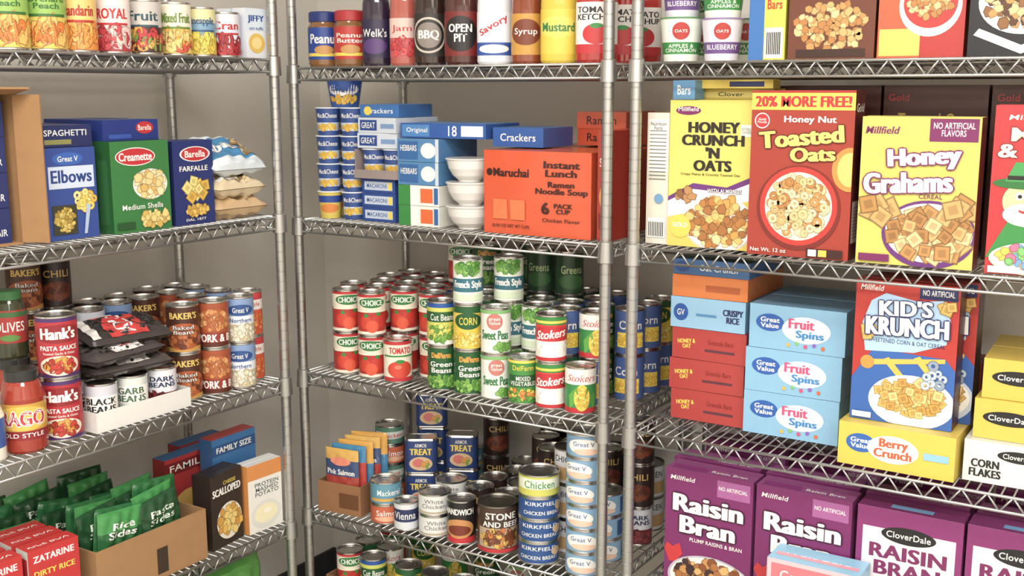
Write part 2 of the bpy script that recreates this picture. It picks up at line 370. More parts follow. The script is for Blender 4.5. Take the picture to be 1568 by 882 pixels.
std('bush','baked_bean_can','#4a2314',[('t','BAKER\'S',.5,.82,.56,.15,'#e9c25a',{'b':.5}),('e',.5,.35,.42,.3,'#b0521e'),('F','b',.5,.33,.36,.22,44,.06,['#8a3f18','#c26a2c','#6c2d12']),('t','Baked\nBeans',.5,.5,.4,.2,W,{'o':'#4a2314'})],[(0,.1,'#c9923a'),(.1,1,'#4a2314')],.039,.116)
std('pb','pork_and_beans_can','#7a3218',[('t','PORK & B',.5,.2,.72,.18,W,{'b':.5}),('e',.5,.62,.4,.25,'#b65a26'),('F','b',.5,.62,.36,.22,44,.06,['#d98a44','#b9642a','#e8a868'])],[(0,.1,'#5a2010'),(.1,.32,'#8c2a1c'),(.32,1,'#a64a20')],.038,.116)
std('gn','white_bean_can','#5d7fb5',[('F','b',.5,.2,.45,.18,50,.06,['#e6dcc0','#d4c49c','#f2ead6']),('e',.5,.74,.3,.13,'#23508f'),('t','Great V',.5,.74,.36,.12,W),('t','Northern',.5,.5,.5,.1,'#23508f')],[(0,.4,'#cbbd98'),(.4,.6,'#e8ebf0'),(.6,1,'#7f9cc8')],.036,.116)
std('cs','diced_carrot_can','#d5442a',[('F','q',.5,.28,.45,.26,60,.055,['#ea7a2e','#d9571f','#f29a4a']),('r',0,.6,1,.84,'#ece4dc'),('t','Vegetable',.5,.72,.6,.14,R)],[(0,.6,'#d9512a'),(.6,1,'#c8323a')],.036,.116)
def fruit(k,n,base,bands,t,tc,cols,h=.118,r=.037): std(k,n,base,[('t',t,.5,.72,.6,.2,tc,{'b':.5}),('F','b',.5,.26,.42,.2,18,.12,cols),('r',.2,.50,.8,.54,tc)],bands,r,h)
fruit('pc','peach_can','#cfe08a',[(0,.5,'#d8c24a'),(.5,.9,'#8fb84c'),(.9,1,'#c8d8a0')],'Orchard\nPeach','#2e6a2a',['#f29a2e','#f6b653','#e5781f'],.135,.041)
fruit('mo','mandarin_can','#e9a23a',[(0,.55,'#e38a24'),(.55,1,'#e9c26a')],'Mandarin','#b3261e',['#f5942a','#f8b04c'],.12)
fruit('ra','applesauce_can','#eedad2',[(0,.2,'#b5303c'),(.2,1,'#eedcd4')],'ROYAL',R,['#e9c9c0','#c93a44'])
fruit('cf','fruit_cocktail_can','#3a3030',[(0,.5,'#4c2b2a'),(.5,1,'#c9c2bb')],'Fruit','#28505c',['#c62c32','#e9aa42','#7d9e3a'])
fruit('mf','mixed_fruit_can','#e9dba4',[(0,.5,'#e9c85a'),(.5,1,'#efe8d0')],'Mixed Fruit','#6a8a2e',['#f4b23a','#f6d778','#d6523a'])
fruit('pa','pineapple_can','#8fb4c9',[(0,.4,'#e6d048'),(.4,.7,'#7aa4c0'),(.7,1,'#e9e0a0')],'Pineapple','#2f5a86',['#f4dd4a','#e9c52c'],.112,.034)
fruit('cb','cranberry_can','#e6e6ee',[(0,.15,R),(.15,1,'#e3e4ee')],'Cran',R,['#c8303a','#a8182a'],.105,.036)
can('fsh','mackerel_can',.0425,.062,[(0,1,'#5c96ad')],[('t','Mackerel',.5,.55,.5,.3,W),('r',.1,.1,.9,.25,'#d9a23a')])
can('fso','salmon_can',.0425,.055,[(0,1,'#c8603c')],[('t','Salmon',.5,.6,.5,.35,W),('e',.5,.25,.3,.15,'#e9b08a')])
can('mdg','chicken_can',.041,.055,[(0,1,'#4f7d6a')],[('r',.1,.3,.9,.75,'#c9d6cc'),('t','Chicken',.5,.52,.5,.3,R)])
can('sm','vienna_sausage_can',.033,.078,[(0,1,'#d6dade')],[('r',0,.3,1,.8,'#26315e'),('t','Vienna',.5,.55,.6,.3,W)])
can('whc','chicken_can',.043,.058,[(0,1,'#dfe0dd')],[('t','White\nChicken',.5,.58,.5,.5,'#7d7a74'),('r',.1,.05,.9,.15,'#b8a88a')])
can('man','sloppy_joe_can',.0375,.116,[(0,.15,R),(.15,1,'#201c1e')],[('t','MANDWICH',.5,.78,.72,.15,W,{'b':.5}),('e',.5,.36,.36,.24,'#c98a4a'),('e',.5,.32,.28,.13,'#7a2f18')])
can('stw','beef_stew_can',.052,.125,[(0,.08,R),(.08,1,'#4a3428')],[('r',.1,.1,.9,.55,'#b9a284'),('F','b',.5,.32,.34,.2,50,.05,['#6e3a1e','#c9702c','#8c4a24','#d8b04a']),('t','STONE',.5,.82,.5,.15,W,{'b':.5}),('t','AND BEEF',.5,.64,.6,.12,W,{'b':.5})],'K')
can('kch','chicken_can',.051,.057,[(0,1,'#24508f')],[('t','KIRKFIELD',.5,.78,.6,.2,W),('t','CHICKEN BREAST',.5,.3,.66,.2,W),('e',.8,.6,.1,.22,'#d7b48a')])
can('kct','chicken_can',.051,.057,[(0,1,'#c9c94a')],[('r',.1,.35,.9,.9,'#e8ecd8'),('t','Chicken',.5,.6,.5,.4,G)])
can('tun','tuna_can',.0475,.0585,[(0,1,'#7da8c8')],[('e',.4,.5,.28,.38,W),('t','Great V',.4,.62,.36,.22,'#23508f'),('e',.45,.25,.22,.16,'#e9c2a8'),('r',.78,.1,1,.9,'#2c4f86')])
can('ckn','chicken_soup_can',.044,.09,[(0,1,'#d7d8da')],[('t','CHICKEN',.5,.75,.6,.2,BK),('r',.1,.1,.9,.5,'#c9a06a')],'K')
# ================= LEFT UNIT
z=ZL[0]
for u,k in ((1.362,'pc'),(1.448,'pc'),(1.527,'mo'),(1.612,'ra'),(1.697,'cf'),(1.783,'mf'),(1.860,'pa'),(1.934,'cb')): stack('L',u,.055,z,k,8)
for u,k in ((1.33,'mo'),(1.42,'pc'),(1.53,'mo'),(1.63,'ra'),(1.72,'cf'),(1.81,'mf'),(1.90,'pa')): stack('L',u,.15,z,k,8,1)
jiffy=boxmesh('muffin_mix',.066,.118,.045,'#e8ecf2','#dfe4ee','#dfe4ee',[('r',0,.55,1,1,'#dce9f6'),('t','JIFFY',.5,.78,.8,.16,'#24509a',{'b':.8}),('t','corn muffin',.5,.6,.7,.07,'#24509a'),('e',.5,.3,.4,.2,'#e9c04a'),('e',.5,.3,.25,.12,'#f4dc8a')])
put(jiffy,'muffin_mix_box','L',2.006,.024,z); put(jiffy,'muffin_mix_box','L',2.005,.075,z)
# S2 left
z=ZL[1]
def carton():
    B=MB();w,h,d,t=.26,.305,.26,.004;c='~a97b48'
    B.box(-w/2,w/2,0,d,0,t,c);B.box(-w/2,w/2,0,d,h-t,h,c);B.box(-w/2,-w/2+t,0,d,t,h-t,c);B.box(w/2-t,w/2,0,d,t,h-t,c);B.box(-w/2+t,w/2-t,d-t,d,t,h-t,c)
    M=Matrix.Translation((w/2-t,0,0))@Matrix.Rotation(math.radians(-68),4,'Z')
    B.box(0,.06,-t,0,t,h-t,c,M)
    M=Matrix.Translation((0,0,h))@Matrix.Rotation(math.radians(-12),4,'X')
    B.box(-w/2,w/2,-.05,0,-t,0,c,M)
    return B.mesh('carton')
put(carton(),'cardboard_carton','L',1.243,.065,z)
ang=boxmesh('pasta_box',.22,.070,.18,'#1c2c66','#22367c','#1a2858',[('t','ANGEL HAIR',.75,.3,.42,.2,W),('e',.5,.6,.14,.2,'#3c5aa8'),('r',.3,.05,.7,.12,'#8fb0e0')])
for i in range(4): put(ang,'angel_hair_pasta_box','L',1.243,.08,z+.0042+.0712*i)
elb=boxmesh('elbows',.122,.192,.05,'#2c4a96','#22397a','#243c80',[('e',.45,.88,.3,.07,'#2f62b5'),('t','Great V',.45,.88,.4,.06,W),('r',.05,.56,.95,.8,'#c9d6ea'),('t','Elbows',.5,.69,.8,.14,'#1f3f86',{'b':.5}),('F','o',.74,.42,.2,.1,20,.07,['#f0cf58','#e0b438','#f6df85']),('r',.08,.06,.56,.38,'#3a3a28'),('F','b',.32,.22,.19,.13,60,.04,['#caa93c','#a88a2c','#dcc05a']),('p',[(.68,.05),(.74,.05),(.84,.36),(.76,.38)],'#a9bcd8')])
put(elb,'elbow_pasta_box','L',1.476,.045,z)
sp=boxmesh('spaghetti',.128,.045,.2,'#1d2a60','#1d2a60','#24346e',[('t','SPAGHETTI',.5,.65,.8,.28,W),('r',.1,.12,.6,.34,'#8a8a4a')])
spb=boxmesh('spaghetti_riser',.12,.192,.15,'#22397a','#22397a','#22397a',[('t','Elbows',.5,.65,.8,.14,W)])
put(spb,'pasta_box','L',1.476,.1,z); put(sp,'spaghetti_box','L',1.476,.055,z+.193)
cre=boxmesh('shells',.158,.2,.055,'#2d7a3a','#1f5c2b','#256633',[('e',.42,.83,.34,.1,W),('e',.42,.83,.325,.09,R),('t','Creamette',.42,.83,.56,.09,W,{'b':.5}),('e',.65,.52,.3,.17,'#e6e6dc'),('F','b',.65,.52,.26,.14,34,.065,['#efcf86','#dcb15c','#f6e0a8']),('t','Medium Shells',.5,.28,.7,.06,W),('F','b',.7,.13,.25,.08,24,.06,['#e9cf78','#d4b04a']),('r',.05,.04,.35,.12,'#1c5226')],[('r',.2,.1,.8,.8,'#2b6a37')])
put(cre,'shell_pasta_box','L',1.643,.03,z); put(cre,'shell_pasta_box','L',1.643,.087,z)
bar=boxmesh('long_pasta',.15,.045,.2,'#1c3480','#1c3480','#25408f',[('e',.75,.6,.16,.3,R),('t','Barella',.75,.6,.24,.26,W),('r',.1,.1,.5,.3,'#2f56b0')])
put(bar,'spaghetti_box','L',1.643,.055,z+.2008)
far=boxmesh('farfalle',.120,.195,.055,'#1d2f70','#182658','#1d2f70',[('e',.55,.84,.38,.09,W),('e',.55,.84,.34,.08,R),('t','Barella',.55,.84,.5,.08,W,{'b':.5}),('t','FARFALLE',.5,.67,.7,.06,W,{'b':.5}),('F','q',.55,.42,.24,.13,10,.12,['#f0c94a','#e0b030','#f6dd7c']),('t','DAL 1877',.5,.06,.5,.03,W),('F','b',.55,.17,.28,.06,30,.06,['#e9c04a','#cf9f30'])])
put(far,'farfalle_pasta_box','L',1.798,.035,z)
PAS=['#d8b678','#c79a58','#e2c894','#b98a4c','#ead8b0']
b1=pillow('b1',.165,.15,.052,[(0,.15,'%d4dee4'),(.15,.8,'%3a86b8'),(.8,1,'%dfe6ea')],[('t','Rotini',.4,.5,.5,.25,W,{'b':.7}),('F','b',.8,.45,.12,.3,12,.07,PAS)],3,.16,True,.03)
b2=pillow('b2',.16,.18,.055,[(0,1,'%dcc8a0')],[('F','b',.5,.5,.44,.46,260,.032,PAS),('r',.1,.1,.5,.2,'#e6e2da')],5,.16,True,.05)
b3=pillow('b3',.16,.18,.055,[(0,1,'%caa87a')],[('F','b',.5,.5,.44,.46,260,.032,PAS),('r',.3,.3,.7,.5,'#d8d0c4')],9,.16,True,.05)
put(b3,'bag_of_noodles','L',1.938,.02,z,-2);put(b2,'bag_of_noodles','L',1.938,.022,z+.047,3,4);put(b1,'bag_of_pasta','L',1.935,.030,z+.097,-3,24)
# S3 left
z=ZL[2]
jar=lambda lidc,bodyc,labels,r=.044,h=.172:lathemesh('jar',[(.0001,0,bodyc),(r*.9,0,bodyc),(r,.006,bodyc),(r,h*.66,bodyc),(r*.82,h*.82,bodyc),(r*.72,h*.86,bodyc),(r*.74,h*.865,lidc),(r*.76,h*.87,lidc),(r*.76,h*.985,lidc),(r*.7,h,lidc),(.0001,h,lidc)],labels)
ragu=jar('%2a2a28','=9c2a12',(.0442,.03,.075,[(0,1,'#c8962c')],[('r',0,.0,1,.25,DR),('e',.5,.6,.44,.34,'#e3b63c'),('t','RAGO',.5,.6,.66,.4,R,{'o':W,'b':.4}),('t','OLD STYLE',.5,.13,.6,.12,W)]))
put(ragu,'pasta_sauce_jar','L',1.332,.055,z,-38,rad=.044); put(ragu,'pasta_sauce_jar','L',1.385,.158,z,-38,rad=.044)
olv=jar('%2d6a34','=33381c',(.0336,.035,.07,[(0,1,'#a82f2a')],[('t','OLIVES',.5,.5,.6,.3,W),('r',0,.8,1,.95,'#3a6a3a'),('e',.5,.16,.2,.1,'#5a8a3a')]),.0335,.145)
put(olv,'olive_jar','L',1.385,.158,z+.172,-38,rad=.034)
wj=jar('%dcdcd8','=e8e2d2',(.036,.03,.06,[(0,1,'#3a5aa0')],[]),.036,.14); put(wj,'mayonnaise_jar','L',1.243,.05,z,-38,rad=.036)
stack('L',1.425,.06,z,'hnt hnt',5);stack('L',1.483,.175,z,'hnt hnt',5,1)
tray=traymesh('tray',.262,.16,.045,'#e4e2dc');put(tray,'cardboard_tray','L',1.604,.012,z)
for i,k in enumerate(('bb','gz','kd')):stack('L',1.519+.083*i,.052,z+.0032,k,6);stack('L',1.519+.083*i,.128,z+.0032,k,6)
BE=['#2b2627','#3c3433','#4a4240','#1f1b1b']
lb=pillow('lb',.13,.2,.042,[(0,1,'%3a3332')],[('F','b',.5,.5,.43,.46,160,.035,BE),('r',.06,.28,.94,.74,'#c8322e'),('r',.12,.42,.88,.62,'#efece8'),('t','Lentils',.5,.52,.6,.14,R,{'b':.6}),('r',.06,.86,.94,.95,'#e2ddd8')],11,.16,True,.04)
lc=pillow('lc',.13,.2,.036,[(0,1,'%4a4240')],[('F','b',.5,.5,.43,.46,160,.035,BE),('r',.06,.3,.94,.7,'#e6e2dc'),('t','Beans',.5,.5,.6,.2,R,{'b':.6})],12,.16,True,.04)
put(lc,'bag_of_beans','L',1.70,.075,z+.1035,84);put(lc,'bag_of_beans','L',1.675,.085,z+.138,94);put(lb,'bag_of_beans','L',1.715,.09,z+.172,80,0,-12)
for i,(u,k) in enumerate(((1.555,'red'),(1.635,'kid'),(1.715,'gn'),(1.795,'bush'))): stack('L',u,.235,z,k+' '+k,8,1)
for u,k,n in ((1.53,'bush',3),(1.61,'blk',3),(1.70,'blk',2),(1.45,'blk',2),(1.79,'blk',2),(1.88,'bush',2),(1.97,'blk',2)): stack('L',u,.318,z,' '.join([k]*n),10,1)
for u,k in ((1.875,'pb'),(1.96,'gn')): stack('L',u,.15,z,k+' '+k,8,1)
for u,k in ((1.88,'pb'),(1.965,'gn')): stack('L',u,.235,z,k+' '+k,8,1)
stack('L',1.780,.078,z,'bush bush',6)
stack('L',1.857,.057,z,'pb pb',6)
stack('L',1.931,.045,z,'gn gn',6);stack('L',1.997,.082,z,'cs cs',6)
# S4 left
z=ZL[3]
rb=boxmesh('rice_box',.115,.18,.045,'#c2201f','#d9d6cf','#c2201f',[('e',.5,.88,.46,.08,R),('t','ZATARINE',.5,.88,.8,.08,W,{'b':.5}),('t','DIRTY RICE',.5,.7,.8,.07,Y,{'b':.5}),('e',.5,.3,.4,.2,'#8a4a22'),('F','b',.5,.3,.34,.16,50,.04,['#b9783a','#8a4a22','#d9a860'])],[('r',.1,.5,.9,.9,R)],[('t','RICE BOX',.5,.5,.8,.4,W)])
for v in (.03,.085,.14):
    put(rb,'rice_mix_box','L',1.225,v,z,-4); put(rb,'rice_mix_box','L',1.352,v-.01,z,-5)
cbx=traymesh('cbx',.315,.17,.125,'~a87b4a',.004,[('r',.52,.1,.62,.6,'#3a2c1c')])
put(cbx,'cardboard_box','L',1.605,.012,z,0)
gp=pillow('gp',.12,.155,.024,[(0,.35,'%2f7d3f'),(.35,.7,'%1f5f30'),(.7,1,'%3a8f45')],[('t','Rice\nSides',.5,.72,.6,.22,W,{'sh':.2,'b':.3}),('e',.5,.35,.36,.16,'#e9dcae'),('F','b',.5,.35,.3,.12,30,.05,['#e5c878','#9bbf5a','#f2e6c0'])],21,.24)
gp2=pillow('gp2',.12,.155,.024,[(0,.4,'%4d9a3c'),(.4,1,'%24703a')],[('t','Fiesta',.5,.75,.6,.14,W,{'sh':.2,'b':.3}),('e',.5,.38,.36,.16,'#e3b05a'),('F','b',.5,.38,.3,.12,30,.05,['#d9a040','#9bbf5a','#c9522a'])],23,.24)
gp3=pillow('gp3',.12,.155,.024,[(0,.4,'%1f5a2e'),(.4,1,'%184a26')],[('t','Pasta\nSides',.5,.72,.6,.22,'#d8e6d0',{'sh':.2})],25,.24)
for i in range(5):
    for j,u in enumerate((1.533,1.668)):
        put((gp,gp2,gp3)[(i+j*2)%3],'rice_side_pouch','L',u+.004*((i*7)%3-1),.028+.027*i,z+.036+.010*((i*j)%3),random.uniform(-4,4),-2,random.uniform(-9,9))
for i in range(4):
    for j in range(4): put((gp3,gp,gp3,gp2)[(i+j)%4],'rice_side_pouch','L',1.26+.128*j,.20+.035*i,z+.008+.012*i,random.uniform(-6,6),-4,random.uniform(-9,9))
sca=boxmesh('scalloped',.115,.19,.058,'#33251c','#2a1e18','#2a1e18',[('t','CHEESE',.6,.86,.4,.05,Y),('t','SCALLOPED',.5,.76,.88,.1,W,{'b':.8}),('e',.55,.33,.4,.25,'#e9e0cc'),('F','b',.55,.33,.34,.2,26,.1,['#e8b94a','#f0d070','#d49a30'])])
put(sca,'scalloped_potato_box','L',1.848,.03,z,6)
msh=boxmesh('mashed',.112,.182,.045,'#e9e6dc','#d98a3a','#dfe0dc',[('r',0,.78,1,1,'#dc8a3c'),('t','PROTEIN\nMASHED\nPOTATO',.55,.62,.7,.2,'#4a5a68'),('e',.5,.24,.44,.2,'#dcdcd2'),('e',.5,.25,.34,.14,'#f0e6bc'),('e',.55,.28,.12,.04,'#f6f0d8')])
put(msh,'mashed_potato_box','L',1.970,.02,z,-4)
fam=boxmesh('family',.15,.25,.045,'#2f6fa8','#26588a','#b02a2a',[('r',0,.82,1,.93,'#1f4f86'),('t','FAMILY SIZE',.5,.875,.8,.06,W,{'b':.5}),('e',.5,.4,.35,.18,'#e0b04a')])
fam2=boxmesh('family2',.15,.215,.045,'#b02a2a','#8a2020','#2f6fa8',[('r',0,.8,1,.95,'#7a1818'),('t','FAMILY',.5,.875,.8,.08,W),('e',.5,.4,.35,.18,'#e0b04a')])
put(fam,'family_size_meal_box','L',1.945,.10,z,0);put(fam2,'family_size_meal_box','L',1.845,.16,z,0);put(fam2,'family_size_meal_box','L',1.945,.22,z,0)
# S5 left
z=ZL[4]
gbg=pillow('gbg',.24,.29,.11,[(0,.4,'%5a9c3a'),(.4,.7,'%7cb84a'),(.7,1,'%4c8a34')],[],31,.12,False,.03)
put(gbg,'bag_of_rice','L',1.87,.03,z,0);put(gbg,'bag_of_rice','L',1.60,.03,z,0);put(gbg,'bag_of_rice','L',1.32,.03,z,0)
# ================= MIDDLE TOP: jars and bottles
z=ZB[0]
def pbj(c,lid,txt,band): return lathemesh('pbj',[(.0001,0,c),(.038,0,c),(.041,.006,c),(.041,.1,c),(.037,.108,c),(.036,.112,lid),(.039,.113,lid),(.039,.135,lid),(.036,.138,lid),(.0001,.138,lid)],(.0412,.018,.08,[(0,1,band)],[('t',txt,.5,.65,.6,.3,W,{'b':.5}),('r',.1,.1,.9,.2,Y),('e',.5,.3,.2,.14,'#c9924a')]))
pa_=pbj('=8a5a2a','%20347c','Peanut',"#24479a");pr_=pbj('=8a5a2a','%b5242a','Peanut\nButter',"#c23028")
put(pa_,'peanut_butter_jar','B',-1.972,.055,z,40,rad=.041);put(pr_,'peanut_butter_jar','B',-1.885,.055,z,40,rad=.041);put(pr_,'peanut_butter_jar','B',-1.975,.16,z,40,rad=.041)
def bottle(body,lid,txt,bands,fa,r=.036,h=.205,sy=.72,neck=.013,hs=.66):
    h*=1.14
    return lathemesh('bottle',[(.0001,0,body),(r*.9,0,body),(r,.006,body),(r,h*hs*.5,body),(r*.985,h*hs*.8,body),(r*.93,h*hs,body),(r*.78,h*(hs+.09),body),(r*.55,h*(hs+.15),body),(neck*1.2,h*.86,body),(neck,h*.9,lid),(neck*1.25,h*.9,lid),(neck*1.15,h,lid),(.0001,h,lid)],(r,.02,h*.40,bands,fa+([('t',txt,.5,.65,.6,.22,W)] if txt else [])),sy)
BT=[(-1.80,bottle('=2a1a34','%3a2a4a','Welk\'s',[(0,1,'#2c2348')],[('e',.5,.3,.3,.2,'#5a3a7a')]),'grape_jelly_bottle'),
(-1.715,bottle('=b8564a','%c9423a','',[(0,.5,'#c95a5a'),(.5,1,'#e6c2b8')],[('t','Jam',.5,.72,.5,.2,R),('F','b',.5,.25,.35,.2,16,.1,['#c8202c','#e0484a'])],r=.034),'strawberry_jam_bottle'),
(-1.632,bottle('=2c130c','%161213','',[(0,1,'#2a2422')],[('e',.5,.5,.36,.42,'#c8beb0'),('e',.5,.5,.32,.37,'#2a2624'),('e',.5,.5,.26,.3,'#8a8078'),('t','BBQ',.5,.5,.4,.24,W,{'b':.5})],r=.041,h=.22,sy=.8),'barbecue_sauce_bottle'),
(-1.54,bottle('=4a140e','%1a1414','',[(0,1,'#7a1c18')],[('e',.5,.5,.34,.4,'#20181a'),('t','OPEN\nPIT',.5,.52,.44,.4,W,{'b':.5})],r=.042,h=.225,sy=.8),'barbecue_sauce_bottle'),
(-1.447,bottle('=e2e6ec','%2c4f9a','',[(0,1,'#e6eaf2')],[('r',0,0,1,.3,'#2f56a5'),('t','Savory',.5,.68,.6,.2,'#c2303a',{'rot':.5,'b':.5}),('e',.5,.15,.3,.1,W)],r=.042,h=.215),'salad_dressing_bottle'),
(-1.36,bottle('=8a3a12','%d9a52c','',[(0,1,'#c9922c')],[('e',.5,.55,.35,.32,'#7a3414'),('t','Syrup',.5,.55,.5,.2,W)],r=.036,h=.2,sy=.8),'syrup_bottle'),
(-1.275,bottle('%dcbc1c','%e6cc3a','',[(0,1,'#e6c62a')],[('e',.5,.6,.4,.24,'#e9d04c'),('t',"Mustard",.5,.6,.62,.2,'#2c7a3a',{'b':.5}),('p',[(.2,.1),(.8,.1),(.65,.4),(.35,.4)],'#d9a81c')],r=.042,h=.215),'mustard_bottle'),
(-1.18,bottle('=b01e18','%efece8','',[(0,1,'#e9e2dc')],[('r',0,0,1,.18,R),('t','TOMATO\nKETCHUP',.5,.78,.66,.26,BK,{'b':.5}),('e',.5,.38,.22,.2,'#c8262a'),('e',.5,.54,.1,.05,G)],r=.046,h=.24,sy=.65,hs=.66),'ketchup_bottle')]
for i,(u,me,n) in enumerate(BT):
    put(me,n,'B',u,.055,z,26,rad=.04)
    for v in (.16,.26): put(me,n,'B',u+.01,v,z,26,rad=.04,fill=True)
# ================= MIDDLE S2
z=ZB[1]
def cup(key,b,fa,r0=.032,r1=.042,h=.072,lid='#e8ecf2'):
    return lathemesh(key,[(.0001,0,b),(r0,0,b),(r1,h-.004,b),(r1+.002,h-.003,lid),(r1+.002,h-.001,lid),(r1,h,lid),(.0001,h,lid)],(lambda y:r0+(r1-r0)*(.08+y*.84),h*.08,h*.84,[(0,1,b)],fa))
mc=cup('mac_cup','#2a56a8',[('e',.5,.62,.34,.26,W),('t','Original',.5,.62,.5,.24,'#24509a',{'b':.5}),('F','b',.5,.22,.3,.12,16,.07,['#f2c83a','#e0a824'])],.036,.047,.075)
mb=cup('mac_cup','#2f4f92',[('r',0,.1,1,.45,'#c9d6e8'),('t','Mac&Cheese',.5,.75,.6,.2,W),('F','b',.5,.25,.3,.12,20,.06,['#f2c83a','#e0a824'])],.026,.032)
my=cup('soup_cup','#d8c04a',[('r',0,.6,1,.9,'#24479a'),('e',.5,.35,.3,.2,'#e0842a')],.026,.032)
for lvl,me in enumerate((my,mb,mb,mb)):
    for u,v in ((-1.98,.07),(-1.911,.085),(-1.98,.15),(-1.911,.16)): put((me,mb)[(u>-1.95) and lvl==0],'macaroni_cup','B',u,v,z+.0725*lvl,34,rad=.033)
put(mc,'macaroni_cup','B',-1.955,.11,z+.29,34)
def sbox(k,w,h,d,c,fa,t=None,s=None): return boxmesh(k,w,h,d,c,s or c,t or c,fa)
nb=sbox('mac_box',.11,.036,.17,'#274a94',[('r',.08,.2,.92,.8,'#c3d0e4'),('t','MACARONI',.45,.5,.6,.3,'#274a94'),('e',.85,.5,.06,.3,Y)],'#c4cddd')
nb2=sbox('mac_box2',.125,.038,.17,'#cdd6e2',[('r',.05,.15,.5,.85,'#274a94'),('t','GREAT',.27,.5,.36,.4,W),('r',.6,.3,.95,.6,'#7a9ac8')],'#c4cddd')
for i in range(3): put(nb,'macaroni_box','B',-1.808,.06,z+.0368*i,random.uniform(-2,2))
# low-front display tray with cups inside
def cuptray():
    B=MB();w,d,h,t,c=.142,.15,.068,.003,'~9a8a86'
    B.box(-w/2,w/2,0,d,0,t,c);B.box(-w/2,w/2,0,t,t,.022,c);B.box(-w/2,w/2,d-t,d,t,h+.006,c)
    B.box(-w/2,-w/2+t,t,d-t,t,h+.006,c);B.box(w/2-t,w/2,t,d-t,t,h+.006,c)
    return B.mesh('cuptray')
put(cuptray(),'cardboard_tray','B',-1.803,.045,z+.111)
for u in (-1.837,-1.769):
    for v in (.085,.154): put(mb,'macaroni_cup','B',u,v,z+.1145,30,rad=.033)
for i in range(2): put(nb2,'macaroni_box','B',-1.805,.055,z+.188+.0385*i,(2,-2)[i])
hb=sbox('heb',.125,.056,.17,'#4d86b8',[('r',.03,.1,.5,.9,'#2f66a5'),('t','HEBBARS',.27,.6,.4,.26,W),('e',.75,.5,.18,.34,'#dfe6ea'),('r',.92,0,1,1,'#c8d4e0')],'#9fc4dc')
ho=sbox('heo',.125,.05,.17,'#e6e6de',[('r',0,0,.3,1,G),('r',.3,0,.5,1,W),('r',.55,.15,.85,.85,O),('r',.88,.1,.98,.9,'#2f66a5')],'#dcdcd4')
for i,m in enumerate((ho,ho,hb,hb)): put(m,'instant_meal_box','B',-1.665,.04,z+sum((.051,.051,.057,.057)[:i]),random.uniform(-1,1))
lbx=sbox('lbx',.25,.036,.16,'#2a5aa5',[('r',.02,.1,.35,.9,'#4a86c4'),('t','18',.62,.5,.1,.7,W),('r',.72,.15,.97,.85,'#e6ecf4'),('t','Original',.2,.5,.25,.4,W)],'#6a94c4')
put(lbx,'snack_variety_box','B',-1.605,.06,z+.217,2);put(sbox('lb3',.14,.045,.14,'#2a5aa5',[('t','Crackers',.5,.5,.7,.4,W)],'#4f7ab8'),'cracker_box','B',-1.40,.08,z+.2005)
put(sbox('lb2',.125,.032,.14,'#3a74b8',[('t','Crackers',.5,.5,.7,.4,W),('e',.2,.5,.1,.35,Y)],'#5a94cc'),'cracker_box','B',-1.808,.07,z+.2655)
def bowl():
    B=MB();w='%e6e4de'
    B.lathe([(.0001,.002,w),(.024,.002,w),(.025,0,w),(.028,0,w),(.029,.004,w),(.042,.015,w),(.052,.032,w),(.057,.052,w),(.060,.054,w),(.060,.056,w),(.057,.057,'%d8d4cc'),(.0001,.057,'%d8d4cc')],36)
    return B.mesh('bowl')
bo=bowl()
for i in range(3): put(bo,'instant_noodle_bowl','B',-1.532,.072,z+.0575*i,rad=.06)
def noodle_pack():
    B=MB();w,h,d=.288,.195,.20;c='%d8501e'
    def P(a,b): return .006*math.sin(math.pi*a)*math.sin(math.pi*b)+.0012*math.sin(17*a+3*b)*math.sin(13*b)
    def grid(f,n1,n2,c):
        g=[f(i/n1,j/n2) for j in range(n2+1) for i in range(n1+1)]
        B.add(g,[(j*(n1+1)+i,j*(n1+1)+i+1,(j+1)*(n1+1)+i+1,(j+1)*(n1+1)+i) for j in range(n2) for i in range(n1)],c,True)
    grid(lambda a,b:(-w/2+w*a,-P(a,b)+.0,h*b),12,8,c)
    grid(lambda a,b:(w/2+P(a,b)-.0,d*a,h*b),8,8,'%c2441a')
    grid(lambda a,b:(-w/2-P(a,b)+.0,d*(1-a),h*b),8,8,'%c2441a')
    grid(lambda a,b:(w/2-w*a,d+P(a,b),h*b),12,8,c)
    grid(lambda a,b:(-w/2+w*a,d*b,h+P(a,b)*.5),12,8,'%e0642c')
    B.add([(-w/2,0,0),(w/2,0,0),(w/2,d,0),(-w/2,d,0)],[(3,2,1,0)],c)
    class S_(Flat):
        def p(s,x,y,off): return Vector((-w/2+w*x,-P(x,y)-.0006-off,h*y))
    S=S_((0,0,0),(1,0,0),(0,0,1),(0,-1,0),w,h)
    K='#3a140c'
    art(B,S,[('t','Maruchai',.27,.74,.34,.1,K,{'b':.8}),('c',.06,.74,.03,K),('t','Instant\nLunch',.74,.80,.32,.18,K,{'b':1.2}),('t','Ramen\nNoodle Soup',.74,.57,.46,.17,K,{'b':.9}),('t','6',.60,.34,.06,.14,K,{'b':1}),('t','PACK\nCUP',.76,.34,.16,.12,K,{'b':.9}),('t','Chicken Flavor',.74,.2,.34,.045,K),('p',[(.1,.18),(.24,.18),(.24,.42),(.1,.42)],'#e07238'),('p',[(.27,.18),(.41,.18),(.41,.42),(.27,.42)],'#e07238'),('t','18-90 OZ NET WT CUPS',.27,.1,.36,.04,K)])
    return B.mesh('noodles')
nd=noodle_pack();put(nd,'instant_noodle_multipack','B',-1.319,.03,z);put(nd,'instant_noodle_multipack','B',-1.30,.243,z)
nd2=sbox('nd2',.13,.04,.18,'%d8501e',[('t','Ramen',.5,.5,.6,.5,'#3a140c')],'%e0642c');
for i in range(2): put(nd2,'instant_noodle_pack','B',-1.265,.245,z+.2005+.0405*i,3*i)
